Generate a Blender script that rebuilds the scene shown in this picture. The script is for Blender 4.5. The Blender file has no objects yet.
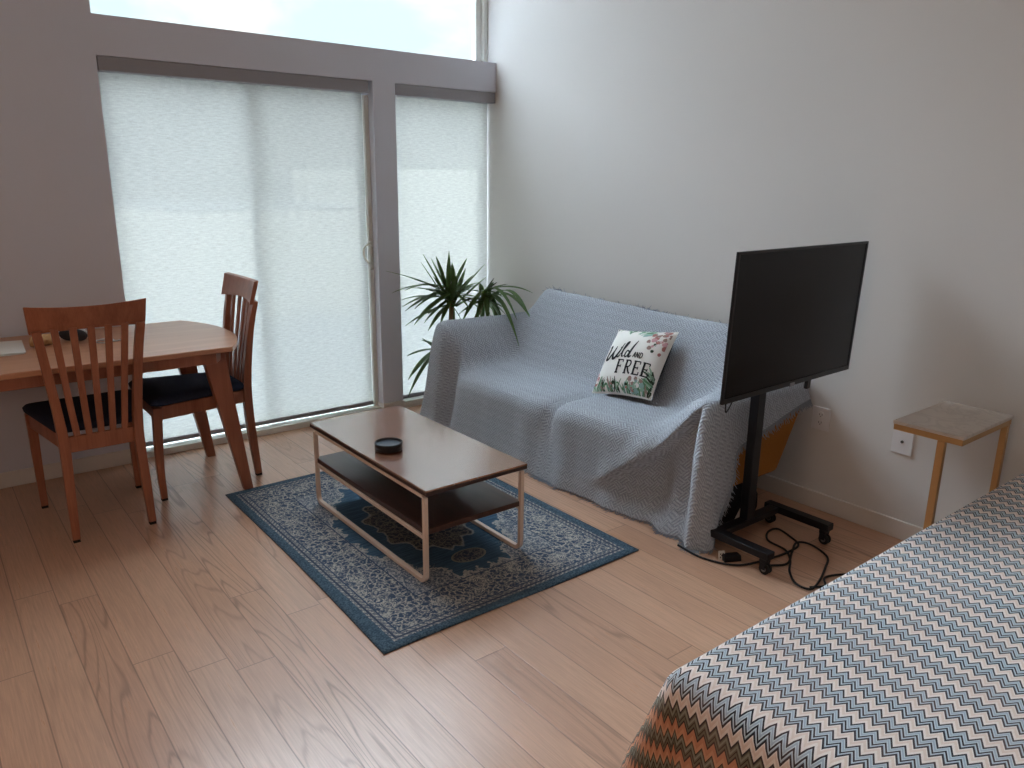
import bpy, math, random
from mathutils import Vector, Matrix
random.seed(7)
scene = bpy.context.scene
COL = scene.collection
PI = math.pi
YW = 4.60          # inner face of the window wall
XW = 3.455         # inner face of the right wall

# ------------------------------------------------------------------ mesh builder
class MB:
    def __init__(s):
        s.v = []; s.f = []; s.m = []; s.uv = []
    def quadbox(s, bot, top, mi=0):
        """bot/top: 4 points each, counter-clockwise seen from above"""
        n = len(s.v); s.v += [tuple(p) for p in bot] + [tuple(p) for p in top]
        for q in ((3, 2, 1, 0), (4, 5, 6, 7), (0, 1, 5, 4), (1, 2, 6, 5), (2, 3, 7, 6), (3, 0, 4, 7)):
            s.f.append(tuple(n + i for i in q)); s.m.append(mi)
        return s
    def box(s, x0, x1, y0, y1, z0, z1, mi=0):
        return s.quadbox([(x0, y0, z0), (x1, y0, z0), (x1, y1, z0), (x0, y1, z0)],
                         [(x0, y0, z1), (x1, y0, z1), (x1, y1, z1), (x0, y1, z1)], mi)
    def prism(s, poly, z0, z1, mi=0):
        n = len(s.v); k = len(poly)
        s.v += [(x, y, z0) for x, y in poly] + [(x, y, z1) for x, y in poly]
        s.f.append(tuple(n + i for i in reversed(range(k)))); s.m.append(mi)
        s.f.append(tuple(n + k + i for i in range(k))); s.m.append(mi)
        for i in range(k):
            j = (i + 1) % k
            s.f.append((n + i, n + j, n + k + j, n + k + i)); s.m.append(mi)
        return s
    def loft(s, rings, mi=0, cap=True):
        n = len(s.v); k = len(rings[0])
        for r in rings: s.v += [tuple(p) for p in r]
        for a in range(len(rings) - 1):
            for i in range(k):
                j = (i + 1) % k
                s.f.append((n + a*k + i, n + a*k + j, n + (a+1)*k + j, n + (a+1)*k + i)); s.m.append(mi)
        if cap:
            s.f.append(tuple(n + i for i in reversed(range(k)))); s.m.append(mi)
            s.f.append(tuple(n + (len(rings)-1)*k + i for i in range(k))); s.m.append(mi)
        return s
    def tube(s, pts, rad, k=8, mi=0, closed=False, square=False, up=None):
        pts = [Vector(p) for p in pts]
        rings = []
        N = len(pts)
        prev = None
        for i, p in enumerate(pts):
            if closed: t = (pts[(i+1) % N] - pts[i-1])
            else: t = pts[min(i+1, N-1)] - pts[max(i-1, 0)]
            t.normalize()
            if up is not None: a = Vector(up)
            elif prev is not None: a = prev
            else: a = Vector((0, 0, 1)) if abs(t.z) < .9 else Vector((1, 0, 0))
            b = t.cross(a)
            if b.length < 1e-6: b = t.cross(Vector((1, 0, 0)))
            b.normalize(); a = b.cross(t); a.normalize(); prev = a
            r = rad[i] if isinstance(rad, (list, tuple)) else rad
            sc = 1.0
            if 0 < i < N-1 or closed:
                t1 = (pts[i] - pts[i-1]).normalized(); t2 = (pts[(i+1) % N] - pts[i]).normalized()
                sc = 1 / max(.6, math.sqrt(max(.2, (1 + t1.dot(t2)) / 2)))
            if square:
                c = [(-1, -1), (1, -1), (1, 1), (-1, 1)]
                rings.append([p + b*u*r*sc + a*w*r for u, w in c])
            else:
                rings.append([p + b*math.cos(2*PI*q/k)*r + a*math.sin(2*PI*q/k)*r for q in range(k)])
        if closed: rings.append(rings[0])
        return s.loft(rings, mi, cap=not closed)
    def lathe(s, prof, c=(0, 0, 0), k=32, mi=0, axis='z'):
        n = len(s.v)
        def pt(r, h, a):
            u, w = r*math.cos(a), r*math.sin(a)
            if axis == 'z': return (c[0]+u, c[1]+w, c[2]+h)
            if axis == 'x': return (c[0]+h, c[1]+u, c[2]+w)
            return (c[0]+w, c[1]+h, c[2]+u)
        for r, h in prof:
            for i in range(k): s.v.append(pt(max(r, 1e-5), h, 2*PI*i/k))
        for a in range(len(prof)-1):
            for i in range(k):
                j = (i+1) % k
                s.f.append((n+a*k+i, n+a*k+j, n+(a+1)*k+j, n+(a+1)*k+i)); s.m.append(mi)
        s.f.append(tuple(n+i for i in reversed(range(k)))); s.m.append(mi)
        s.f.append(tuple(n+(len(prof)-1)*k+i for i in range(k))); s.m.append(mi)
        return s
    def grid(s, fn, nu, nv, mi=0, uvfn=None):
        n = len(s.v)
        for i in range(nu+1):
            for j in range(nv+1): s.v.append(tuple(fn(i/nu, j/nv)))
        for i in range(nu):
            for j in range(nv):
                a = n+i*(nv+1)+j
                s.f.append((a, a+nv+1, a+nv+2, a+1)); s.m.append(mi)
        if uvfn:
            s.uv += [uvfn(i/nu, j/nv) for i in range(nu+1) for j in range(nv+1)]
        return s
    def build(s, name, mats, parent=None, origin=None, smooth=False, bevel=0, seg=2, subsurf=0, solid=0, weighted=False):
        if not isinstance(mats, (list, tuple)): mats = [mats]
        if parent is not None and origin is None:
            o0 = Vector(parent.get('_o', (0, 0, 0)))
        else:
            o0 = Vector(origin or (0, 0, 0))
        me = bpy.data.meshes.new(name)
        me.from_pydata([tuple(Vector(v) - o0) for v in s.v], [], s.f)
        for m in mats: me.materials.append(m)
        for i, p in enumerate(me.polygons):
            p.material_index = s.m[i]; p.use_smooth = smooth
        if s.uv:
            l = me.uv_layers.new(name='UVMap')
            for lp in me.loops: l.data[lp.index].uv = s.uv[lp.vertex_index]
        me.validate(); me.update()
        import bmesh
        if not s.uv:
            bm = bmesh.new(); bm.from_mesh(me); bmesh.ops.recalc_face_normals(bm, faces=bm.faces); bm.to_mesh(me); bm.free()
        ob = bpy.data.objects.new(name, me); COL.objects.link(ob)
        if parent is not None:
            ob.parent = parent
            po = Vector(parent.get('_o', (0, 0, 0)))
            if origin is not None: ob.location = Vector(origin) - po
            ob['_o'] = tuple(Vector(origin) if origin is not None else po)
        else:
            ob.location = o0
            ob['_o'] = tuple(o0)
        if solid:
            md = ob.modifiers.new('solid', 'SOLIDIFY'); md.thickness = solid; md.offset = -1
        if subsurf:
            md = ob.modifiers.new('sub', 'SUBSURF'); md.levels = subsurf; md.render_levels = subsurf
        if bevel:
            md = ob.modifiers.new('bev', 'BEVEL'); md.width = bevel; md.segments = seg; md.limit_method = 'ANGLE'; md.angle_limit = .6
            if seg > 1:
                for p in me.polygons: p.use_smooth = True
                md.harden_normals = True
        return ob

def tag(o, label=None, cat=None, group=None, kind=None):
    if label: o['label'] = label
    if cat: o['category'] = cat
    if group: o['group'] = group
    if kind: o['kind'] = kind
    return o
def thing(name, label, cat, loc=(0, 0, 0), group=None):
    o = bpy.data.objects.new(name, None); COL.objects.link(o); o.location = loc
    o.empty_display_size = .1; o['_o'] = tuple(loc)
    return tag(o, label, cat, group)
def struct(o): o['kind'] = 'structure'; return o

# ------------------------------------------------------------------ material builder
class NT:
    def __init__(s, name, world=False):
        if world:
            s.mat = bpy.data.worlds.new(name)
        else:
            s.mat = bpy.data.materials.new(name)
        s.mat.use_nodes = True
        s.t = s.mat.node_tree; s.t.nodes.clear()
    def n(s, typ, **kw):
        nd = s.t.nodes.new(typ)
        for k, v in kw.items(): setattr(nd, k, v)
        return nd
    def set(s, sock, v):
        if isinstance(v, bpy.types.NodeSocket): s.t.links.new(v, sock)
        elif isinstance(v, (tuple, list)):
            v = tuple(v)
            if len(v) == 3 and len(sock.default_value) == 4: v = v + (1,)
            sock.default_value = v
        else:
            try: sock.default_value = v
            except TypeError: sock.default_value = (v,)*len(sock.default_value)
    def m(s, op, a, b=0, c=0, clamp=False):
        nd = s.n('ShaderNodeMath', operation=op, use_clamp=clamp)
        s.set(nd.inputs[0], a); s.set(nd.inputs[1], b); s.set(nd.inputs[2], c)
        return nd.outputs[0]
    def step(s, x, e0, e1):
        nd = s.n('ShaderNodeMapRange', interpolation_type='SMOOTHSTEP')
        s.set(nd.inputs[0], x); s.set(nd.inputs[1], e0); s.set(nd.inputs[2], e1)
        return nd.outputs[0]
    def rng(s, x, a, b, c, d):
        nd = s.n('ShaderNodeMapRange'); 
        for i, v in enumerate((x, a, b, c, d)): s.set(nd.inputs[i], v)
        return nd.outputs[0]
    def mix(s, f, a, b, blend='MIX'):
        nd = s.n('ShaderNodeMix', data_type='RGBA', blend_type=blend)
        s.set(nd.inputs[0], f); s.set(nd.inputs[6], a); s.set(nd.inputs[7], b)
        return nd.outputs[2]
    def ramp(s, f, stops, interp='LINEAR'):
        nd = s.n('ShaderNodeValToRGB'); r = nd.color_ramp; r.interpolation = interp
        while len(r.elements) < len(stops): r.elements.new(.5)
        for e, (p, c) in zip(r.elements, stops):
            e.position = p; e.color = tuple(c) + (1,) if len(c) == 3 else c
        s.set(nd.inputs[0], f); return nd.outputs[0]
    def coord(s, which='Object'):
        return s.n('ShaderNodeTexCoord').outputs[which]
    def xyz(s, v):
        nd = s.n('ShaderNodeSeparateXYZ'); s.set(nd.inputs[0], v); return nd.outputs
    def vec(s, x=0, y=0, z=0):
        nd = s.n('ShaderNodeCombineXYZ')
        for i, v in enumerate((x, y, z)): s.set(nd.inputs[i], v)
        return nd.outputs[0]
    def scale(s, v, sc, off=(0, 0, 0)):
        nd = s.n('ShaderNodeMapping'); s.set(nd.inputs[0], v); nd.inputs[3].default_value = sc; nd.inputs[1].default_value = off
        return nd.outputs[0]
    def noise(s, v, sc=5, det=3, rough=.5, dist=0, out=0):
        nd = s.n('ShaderNodeTexNoise'); s.set(nd.inputs['Vector'], v); s.set(nd.inputs['Scale'], sc)
        nd.inputs['Detail'].default_value = det; nd.inputs['Roughness'].default_value = rough; nd.inputs['Distortion'].default_value = dist
        return nd.outputs[out]
    def white(s, v, out=0):
        nd = s.n('ShaderNodeTexWhiteNoise', noise_dimensions='3D'); s.set(nd.inputs['Vector'], v); return nd.outputs[out]
    def voronoi(s, v, sc, feature='F1', out='Distance'):
        nd = s.n('ShaderNodeTexVoronoi', feature=feature); s.set(nd.inputs['Vector'], v); s.set(nd.inputs['Scale'], sc)
        return nd.outputs[out]
    def bump(s, h, strength=.3, dist=.01):
        nd = s.n('ShaderNodeBump'); s.set(nd.inputs['Height'], h); nd.inputs['Strength'].default_value = strength
        nd.inputs['Distance'].default_value = dist; return nd.outputs[0]
    def out(s, sh):
        o = s.n('ShaderNodeOutputMaterial'); s.t.links.new(sh, o.inputs[0]); return s.mat
    def principled(s, color, rough=.5, metal=0, spec=.5, normal=None, coat=0, coat_r=.1, sheen=0, coat_ior=1.5):
        p = s.n('ShaderNodeBsdfPrincipled')
        s.set(p.inputs['Base Color'], color); s.set(p.inputs['Roughness'], rough); s.set(p.inputs['Metallic'], metal)
        s.set(p.inputs['Specular IOR Level'], spec); s.set(p.inputs['Coat Weight'], coat); s.set(p.inputs['Coat Roughness'], coat_r)
        s.set(p.inputs['Sheen Weight'], sheen); p.inputs['Coat IOR'].default_value = coat_ior
        if normal is not None: s.set(p.inputs['Normal'], normal)
        return p.outputs[0]
def lin(r, g, b):
    f = lambda c: (c/255/12.92) if c/255 <= .04045 else ((c/255+.055)/1.055)**2.4
    return (f(r), f(g), f(b))
def plain(name, rgb, rough=.5, metal=0, spec=.5, var=.06, vs=12, bump=0, bs=200):
    t = NT(name); c = t.coord()
    nz = t.noise(c, vs, 3)
    col = t.mix(nz, tuple(x*(1-var) for x in lin(*rgb)), tuple(min(1, x*(1+var)) for x in lin(*rgb)))
    nrm = t.bump(t.noise(c, bs, 2), bump, .002) if bump else None
    return t.out(t.principled(col, rough, metal, spec, nrm))

M = {}
# painted plaster walls
def wall_mat(name, rgb):
    t = NT(name); c = t.coord()
    col = t.mix(t.noise(c, 1.3, 4), tuple(x*.975 for x in lin(*rgb)), lin(*rgb))
    return t.out(t.principled(col, .62, 0, .35, t.bump(t.noise(c, 160, 2), .06, .002)))
M['wall'] = wall_mat('wall paint', (222, 219, 215))
M['wall2'] = wall_mat('wall paint grey', (212, 214, 224))
M['ceil'] = wall_mat('ceiling paint', (232, 230, 226))
M['trim'] = plain('trim paint', (222, 217, 211), .42, var=.02)

# oak floor: planks along y
def floor_mat():
    t = NT('oak planks'); x, y, z = t.xyz(t.coord())
    W = .1335
    xs = t.m('DIVIDE', t.m('ADD', x, 10*W - .799), W)
    ci = t.m('FLOOR', xs); fx = t.m('SUBTRACT', xs, ci)
    r1 = t.white(t.vec(ci, 3.1, 0))
    L = 1.55
    ys = t.m('ADD', t.m('DIVIDE', y, L), t.m('MULTIPLY', r1, 7.3))
    ri = t.m('FLOOR', ys); fy = t.m('SUBTRACT', ys, ri)
    pid = t.white(t.vec(ci, ri, 1.7)); pid2 = t.white(t.vec(ci, ri, 9.2))
    # cathedral grain
    off = t.m('MULTIPLY', pid, 57.0)
    fine = t.noise(t.vec(t.m('MULTIPLY', x, 150), t.m('ADD', t.m('MULTIPLY', y, 5), off), 0), 1.0, 3, .6)
    g = t.noise(t.vec(t.m('MULTIPLY', x, 6.5), t.m('ADD', t.m('MULTIPLY', y, .55), off), pid2), 1.0, 1.6, .4)
    ringv = t.m('MULTIPLY_ADD', t.m('SINE', t.m('MULTIPLY_ADD', g, 105, t.m('MULTIPLY', fine, 1.5))), .5, .5)
    ring = t.m('POWER', ringv, 11)
    amt = t.m('MULTIPLY', ring, t.m('POWER', pid2, 3))
    base = t.ramp(pid, [(0, lin(202, 156, 127)), (.35, lin(211, 166, 136)), (.7, lin(217, 173, 144)), (1, lin(207, 161, 131))])
    c = t.mix(t.m('MULTIPLY', amt, .55), base, lin(104, 76, 58))
    c = t.mix(t.rng(fine, .35, .7, .28, 0), c, lin(118, 90, 70))
    c = t.mix(t.rng(t.noise(t.vec(x, t.m('MULTIPLY', y, .5), 0), 2.2, 3), .4, .7, 0, .16), c, lin(150, 112, 84))
    ex = t.m('MINIMUM', fx, t.m('SUBTRACT', 1, fx)); ey = t.m('MINIMUM', fy, t.m('SUBTRACT', 1, fy))
    seam = t.m('MAXIMUM', t.rng(ex, .008, .02, 1, 0), t.rng(ey, .0007, .0017, 1, 0))
    c = t.mix(t.m('MULTIPLY', seam, .55), c, lin(84, 60, 44))
    h = t.m('SUBTRACT', t.m('MULTIPLY_ADD', amt, -.25, 1), t.m('MULTIPLY', seam, .8))
    rough = t.m('ADD', t.rng(fine, .3, .7, .33, .27), t.m('MULTIPLY', amt, .12))
    return t.out(t.principled(c, rough, 0, .6, t.bump(h, .22, .002), .12, .3))
M['floor'] = floor_mat()

def wood(name, c1, c2, rough=.4, axis=0, sc=1.0, coat=0, strip=None, spec=.5, coat_r=.2, coat_ior=1.5):
    t = NT(name); o = t.coord(); P = list(t.xyz(o))
    a = P[axis]; b, c = [P[i] for i in range(3) if i != axis]
    g = t.noise(t.vec(t.m('MULTIPLY', a, 1.6*sc), t.m('MULTIPLY', b, 22*sc), t.m('MULTIPLY', c, 22*sc)), 1, 4, .55, .6)
    f = t.noise(t.vec(t.m('MULTIPLY', a, 6*sc), t.m('MULTIPLY', b, 160*sc), t.m('MULTIPLY', c, 160*sc)), 1, 2, .5)
    k = t.m('MULTIPLY_ADD', t.rng(f, .3, .7, 0, 1), .3, t.m('MULTIPLY', t.rng(g, .3, .7, 0, 1), .7))
    if strip:
        w, bi = strip
        idx = t.m('FLOOR', t.m('DIVIDE', P[bi], w))
        k = t.m('ADD', t.m('MULTIPLY', k, .7), t.m('MULTIPLY', t.white(t.vec(idx, t.m('FLOOR', t.m('ADD', t.m('DIVIDE', a, .45), t.m('MULTIPLY', idx, .37))), 2)), .3))
    col = t.mix(k, lin(*c1), lin(*c2))
    return t.out(t.principled(col, rough, 0, spec, t.bump(f, .06, .001), coat, coat_r, 0, coat_ior))
M['cherry'] = wood('cherry chair wood', (134, 78, 54), (174, 108, 78), .38, 2)
M['cherry_y'] = wood('cherry table wood', (176, 120, 86), (198, 142, 106), .34, 0, .8, .2, None, .5)
M['cherry_leg'] = wood('cherry leg wood', (136, 80, 56), (168, 104, 76), .4, 2)
M['walnut'] = wood('walnut veneer', (104, 62, 42), (150, 98, 68), .24, 1, .9, 1, (.098, 0), 1, .13, 2.1)
M['walnut_edge'] = wood('dark walnut edge', (44, 24, 18), (64, 36, 26), .5, 1, .9)
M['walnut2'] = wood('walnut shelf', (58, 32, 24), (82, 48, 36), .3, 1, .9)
M['cushion'] = plain('navy seat fabric', (46, 52, 70), .95, 0, .15, .25, 60, .35, 700)
M['felt'] = plain('black felt pad', (22, 20, 20), .9)
M['cream_metal'] = plain('cream powder coated metal', (232, 208, 190), .4, 0, .5, .02)
M['black'] = plain('black satin plastic', (20, 20, 23), .38, 0, .5, .1)
M['blackm'] = plain('black powder coated steel', (24, 26, 32), .42, .3, .5, .1)
M['rubber'] = plain('black rubber', (16, 16, 17), .7)
M['chrome'] = plain('dull chrome', (150, 150, 152), .3, .9)
M['brass'] = plain('brushed gold metal', (196, 156, 106), .38, .55, .5, .06)
M['white_plate'] = plain('white plate plastic', (228, 226, 226), .35, 0, .5, .01)
M['slot'] = plain('dark slot', (60, 56, 54), .6)
M['white_p'] = plain('white paper', (232, 226, 218), .8, 0, .2, .03)
M['ochre'] = plain('ochre sofa fabric', (158, 102, 44), .9, 0, .2, .12, 90, .3, 600)
M['leg_red'] = wood('reddish leg wood', (110, 52, 36), (140, 70, 48), .45, 2)
M['frame_al'] = plain('window frame grey', (228, 229, 222), .4, .2, .5, .02)
M['fascia'] = plain('grey shade fascia', (150, 148, 152), .45, .1, .5, .03)
M['soil'] = plain('potting soil', (52, 40, 32), .95, 0, .2, .4, 60)
M['pot'] = plain('charcoal glazed pot', (70, 70, 72), .35, 0, .5, .08)
M['stem'] = plain('plant cane bark', (120, 100, 70), .85, 0, .2, .3, 40)
M['mattress'] = plain('mattress ticking', (220, 216, 208), .9)
M['deck'] = plain('concrete patio', (84, 86, 88), .9, 0, .2, .12, 2)
M['roof'] = plain('dark flat roof', (58, 60, 64), .9)
M['stucco'] = plain('pale stucco', (200, 194, 178), .9, 0, .2, .05, 3)
M['tan'] = plain('tan paper', (206, 164, 118), .85, 0, .2, .1, 20)
M['slate'] = plain('dark slate fabric', (58, 60, 66), .8, 0, .3, .2, 40)
M['silver'] = plain('pale silver plastic', (190, 192, 196), .4)

def marble():
    t = NT('pale marble'); o = t.coord()
    n = t.noise(o, 7, 6, .6, 1.2)
    v = t.rng(t.m('ABSOLUTE', t.m('SUBTRACT', n, .5)), 0, .06, 1, 0)
    return t.out(t.principled(t.mix(t.m('MULTIPLY', v, .35), lin(214, 204, 194), lin(170, 158, 148)), .35, 0, .5))
M['marble'] = marble()

def glass_mat():
    t = NT('clear glass')
    tr = t.n('ShaderNodeBsdfTransparent'); tr.inputs[0].default_value = (.95, .96, .96, 1)
    gl = t.n('ShaderNodeBsdfGlossy'); gl.inputs['Roughness'].default_value = .02
    lw = t.n('ShaderNodeFresnel'); lw.inputs[0].default_value = 1.45
    mx = t.n('ShaderNodeMixShader'); t.set(mx.inputs[0], t.m('MULTIPLY', lw.outputs[0], .8))
    t.t.links.new(tr.outputs[0], mx.inputs[1]); t.t.links.new(gl.outputs[0], mx.inputs[2])
    return t.out(mx.outputs[0])
M['glass'] = glass_mat()
def screen_mesh_mat():
    t = NT('insect screen mesh')
    tr = t.n('ShaderNodeBsdfTransparent'); df = t.n('ShaderNodeBsdfDiffuse'); df.inputs[0].default_value = (.06, .065, .07, 1)
    mx = t.n('ShaderNodeMixShader'); mx.inputs[0].default_value = .16
    t.t.links.new(tr.outputs[0], mx.inputs[1]); t.t.links.new(df.outputs[0], mx.inputs[2])
    return t.out(mx.outputs[0])
M['screen_mesh'] = screen_mesh_mat()

BLIND_T = .34
def blind_mat():
    t = NT('linen shade cloth'); x, y, z = t.xyz(t.coord())
    n1 = t.noise(t.vec(t.m('MULTIPLY', x, 22), 0, t.m('MULTIPLY', z, 130)), 1, 3, .75)
    n2 = t.noise(t.vec(t.m('MULTIPLY', x, 260), 0, t.m('MULTIPLY', z, 60)), 1, 2, .6)
    k = t.m('ADD', t.m('MULTIPLY', t.rng(n1, .3, .7, 0, 1), .75), t.m('MULTIPLY', t.rng(n2, .3, .7, 0, 1), .25))
    tc = t.mix(k, (BLIND_T*.62, BLIND_T*.625, BLIND_T*.57), (BLIND_T*1.08, BLIND_T*1.06, BLIND_T*.98))
    tl = t.n('ShaderNodeBsdfTranslucent'); t.set(tl.inputs[0], tc)
    df = t.n('ShaderNodeBsdfDiffuse'); t.set(df.inputs[0], t.mix(k, lin(190, 188, 182), lin(214, 212, 206)))
    m1 = t.n('ShaderNodeMixShader'); m1.inputs[0].default_value = .4
    t.t.links.new(tl.outputs[0], m1.inputs[1]); t.t.links.new(df.outputs[0], m1.inputs[2])
    tr = t.n('ShaderNodeBsdfTransparent'); t.set(tr.inputs[0], t.mix(k, (.8, .8, .78), (1, 1, .98)))
    m2 = t.n('ShaderNodeMixShader'); m2.inputs[0].default_value = .028
    t.t.links.new(m1.outputs[0], m2.inputs[1]); t.t.links.new(tr.outputs[0], m2.inputs[2])
    return t.out(m2.outputs[0])
M['blind'] = blind_mat()

def rug_mat():
    t = NT('woven oriental rug'); x, y, z = t.xyz(t.coord())      # origin at rug centre
    HX, HY = .63, .86
    ax, ay = t.m('ABSOLUTE', x), t.m('ABSOLUTE', y)
    dx, dy = t.m('SUBTRACT', HX, ax), t.m('SUBTRACT', HY, ay)
    e = t.m('MINIMUM', dx, dy)                                     # distance in from the edge
    mv = t.vec(ax, ay, 0)
    wob = t.noise(mv, 26, 3, .6)
    navy, cream = lin(68, 84, 106), lin(204, 197, 184)
    # fine floral scroll: three layers
    v1 = t.voronoi(t.vec(t.m('ADD', ax, t.m('MULTIPLY', wob, .03)), t.m('ADD', ay, t.m('MULTIPLY', wob, .03)), 0), 34, 'DISTANCE_TO_EDGE')
    v2 = t.voronoi(mv, 9, 'F1')
    petals = t.m('SINE', t.m('MULTIPLY', v2, 95))
    v3 = t.voronoi(t.scale(mv, (1, 1, 1), (3, 7, 0)), 90, 'F1')
    scroll = t.m('MAXIMUM', t.rng(v1, .05, .14, 1, 0), t.m('MULTIPLY', t.rng(v3, .25, .45, 1, 0), .75))
    flower = t.m('MULTIPLY', t.rng(petals, .1, .5, 0, 1), t.rng(v2, .3, .42, 1, 0))
    orn = t.m('MAXIMUM', t.m('MULTIPLY', scroll, .85), flower)
    speck = t.white(t.vec(t.m('FLOOR', t.m('MULTIPLY', x, 170)), t.m('FLOOR', t.m('MULTIPLY', y, 170)), 0))
    orn = t.m('MULTIPLY', orn, t.rng(speck, 0, .7, .1, 1))
    border = t.mix(orn, navy, cream)
    spandrel = t.mix(t.m('MULTIPLY', t.m('ADD', orn, t.rng(speck, .5, .9, 0, .5), clamp=True), .85), lin(84, 98, 116), lin(194, 190, 184))
    # lobed field
    u, v = t.m('DIVIDE', ax, .37), t.m('DIVIDE', ay, .60)
    ang = t.m('ARCTAN2', v, u)
    r = t.m('ADD', t.m('POWER', t.m('ADD', t.m('POWER', u, 1.5), t.m('POWER', v, 1.5)), .6667),
            t.m('MULTIPLY', t.m('SINE', t.m('MULTIPLY', ang, 14)), .05))
    r = t.m('ADD', r, t.m('MULTIPLY', t.m('SUBTRACT', wob, .5), .3))
    fieldc = t.mix(t.rng(t.noise(t.vec(t.m('MULTIPLY', x, 8), t.m('MULTIPLY', y, 120), 0), 1, 3), .35, .7, 0, 1), lin(56, 80, 102), lin(84, 114, 134))
    inner = t.m('LESS_THAN', r, 1.0)
    outline = t.rng(t.m('ABSOLUTE', t.m('SUBTRACT', r, 1.02)), .01, .028, 1, 0)
    c = t.mix(inner, spandrel, fieldc)
    c = t.mix(t.m('MULTIPLY', outline, .55), c, cream)
    # medallion
    u2, v2_ = t.m('DIVIDE', ax, .23), t.m('DIVIDE', ay, .35)
    ang2 = t.m('ARCTAN2', v2_, u2)
    r2 = t.m('ADD', t.m('SQRT', t.m('ADD', t.m('MULTIPLY', u2, u2), t.m('MULTIPLY', v2_, v2_))),
             t.m('MULTIPLY', t.m('ADD', t.m('MULTIPLY', t.m('SINE', t.m('MULTIPLY', ang2, 12)), .5), wob), .16))
    med = t.mix(t.m('MULTIPLY', orn, .9), lin(64, 66, 74), lin(160, 150, 134))
    c = t.mix(t.m('MULTIPLY', t.m('LESS_THAN', r2, 1.0), .9), c, med)
    c = t.mix(t.m('MULTIPLY', t.rng(t.m('ABSOLUTE', t.m('SUBTRACT', r2, 1.0)), .012, .035, 1, 0), .5), c, cream)
    # pendants at the ends of the medallion
    pd = t.m('SQRT', t.m('ADD', t.m('POWER', t.m('DIVIDE', ax, .085), 2), t.m('POWER', t.m('DIVIDE', t.m('SUBTRACT', ay, .44), .055), 2)))
    c = t.mix(t.m('LESS_THAN', pd, 1.0), c, t.mix(t.m('MAXIMUM', t.m('MULTIPLY', orn, .7), t.rng(pd, .8, .95, 0, .8)), lin(60, 70, 86), lin(160, 152, 138)))
    # bands from the edge inward
    c = t.mix(t.m('LESS_THAN', e, .268), c, navy)
    c = t.mix(t.m('LESS_THAN', e, .262), c, border)
    c = t.mix(t.m('LESS_THAN', e, .088), c, navy)
    dots = t.mix(t.m('MULTIPLY', speck, t.rng(t.m('SINE', t.m('MULTIPLY', t.m('ADD', ax, ay), 240)), -.6, .6, .3, 1)), lin(84, 94, 110), cream)
    c = t.mix(t.m('LESS_THAN', e, .082), c, dots)
    c = t.mix(t.m('LESS_THAN', e, .064), c, lin(70, 80, 98))
    c = t.mix(t.m('LESS_THAN', e, .055), c, dots)
    c = t.mix(t.m('LESS_THAN', e, .044), c, t.mix(speck, lin(56, 76, 92), lin(92, 114, 128)))
    pile = t.noise(t.vec(t.m('MULTIPLY', x, 90), t.m('MULTIPLY', y, 420), 0), 1, 2)
    c = t.mix(t.rng(pile, .3, .7, .25, 0), c, lin(30, 38, 52))
    return t.out(t.principled(c, .95, 0, .15, t.bump(t.m('ADD', pile, t.m('MULTIPLY', orn, .4)), .35, .003)))
M['rug'] = rug_mat()

def throw_mat():
    t = NT('grey woven throw'); u, v, _ = t.xyz(t.coord('UV'))        # metres on the cloth
    # parquet of small diagonal bars
    a = t.m('DIVIDE', t.m('ADD', u, v), .054); b = t.m('DIVIDE', t.m('SUBTRACT', u, v), .054)
    par = t.m('MODULO', t.m('ADD', t.m('ADD', t.m('FLOOR', a), t.m('FLOOR', b)), 400), 2)
    s1 = t.m('SINE', t.m('MULTIPLY', a, 2*PI*3)); s2 = t.m('SINE', t.m('MULTIPLY', b, 2*PI*3))
    h = t.m('ADD', t.m('MULTIPLY', s1, par), t.m('MULTIPLY', s2, t.m('SUBTRACT', 1, par)))
    fine = t.noise(t.vec(t.m('MULTIPLY', u, 260), t.m('MULTIPLY', v, 260), 0), 1, 2)
    bl = t.noise(t.vec(t.m('MULTIPLY', u, 60), t.m('MULTIPLY', v, 60), 3), 1, 3)
    k = t.m('ADD', t.rng(h, -1, 1, 0, .5), t.m('MULTIPLY', t.rng(fine, .35, .65, 0, 1), .5))
    c = t.mix(k, lin(136, 143, 153), lin(212, 218, 226))
    c = t.mix(t.rng(bl, .4, .7, .2, 0), c, lin(110, 116, 126))
    return t.out(t.principled(c, .95, 0, .1, t.bump(t.m('ADD', h, t.m('MULTIPLY', fine, 1.5)), .42, .005), sheen=.2))
M['throw'] = throw_mat()
M['fringe'] = plain('grey throw yarn', (150, 156, 165), .95, 0, .1, .2, 80)

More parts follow.
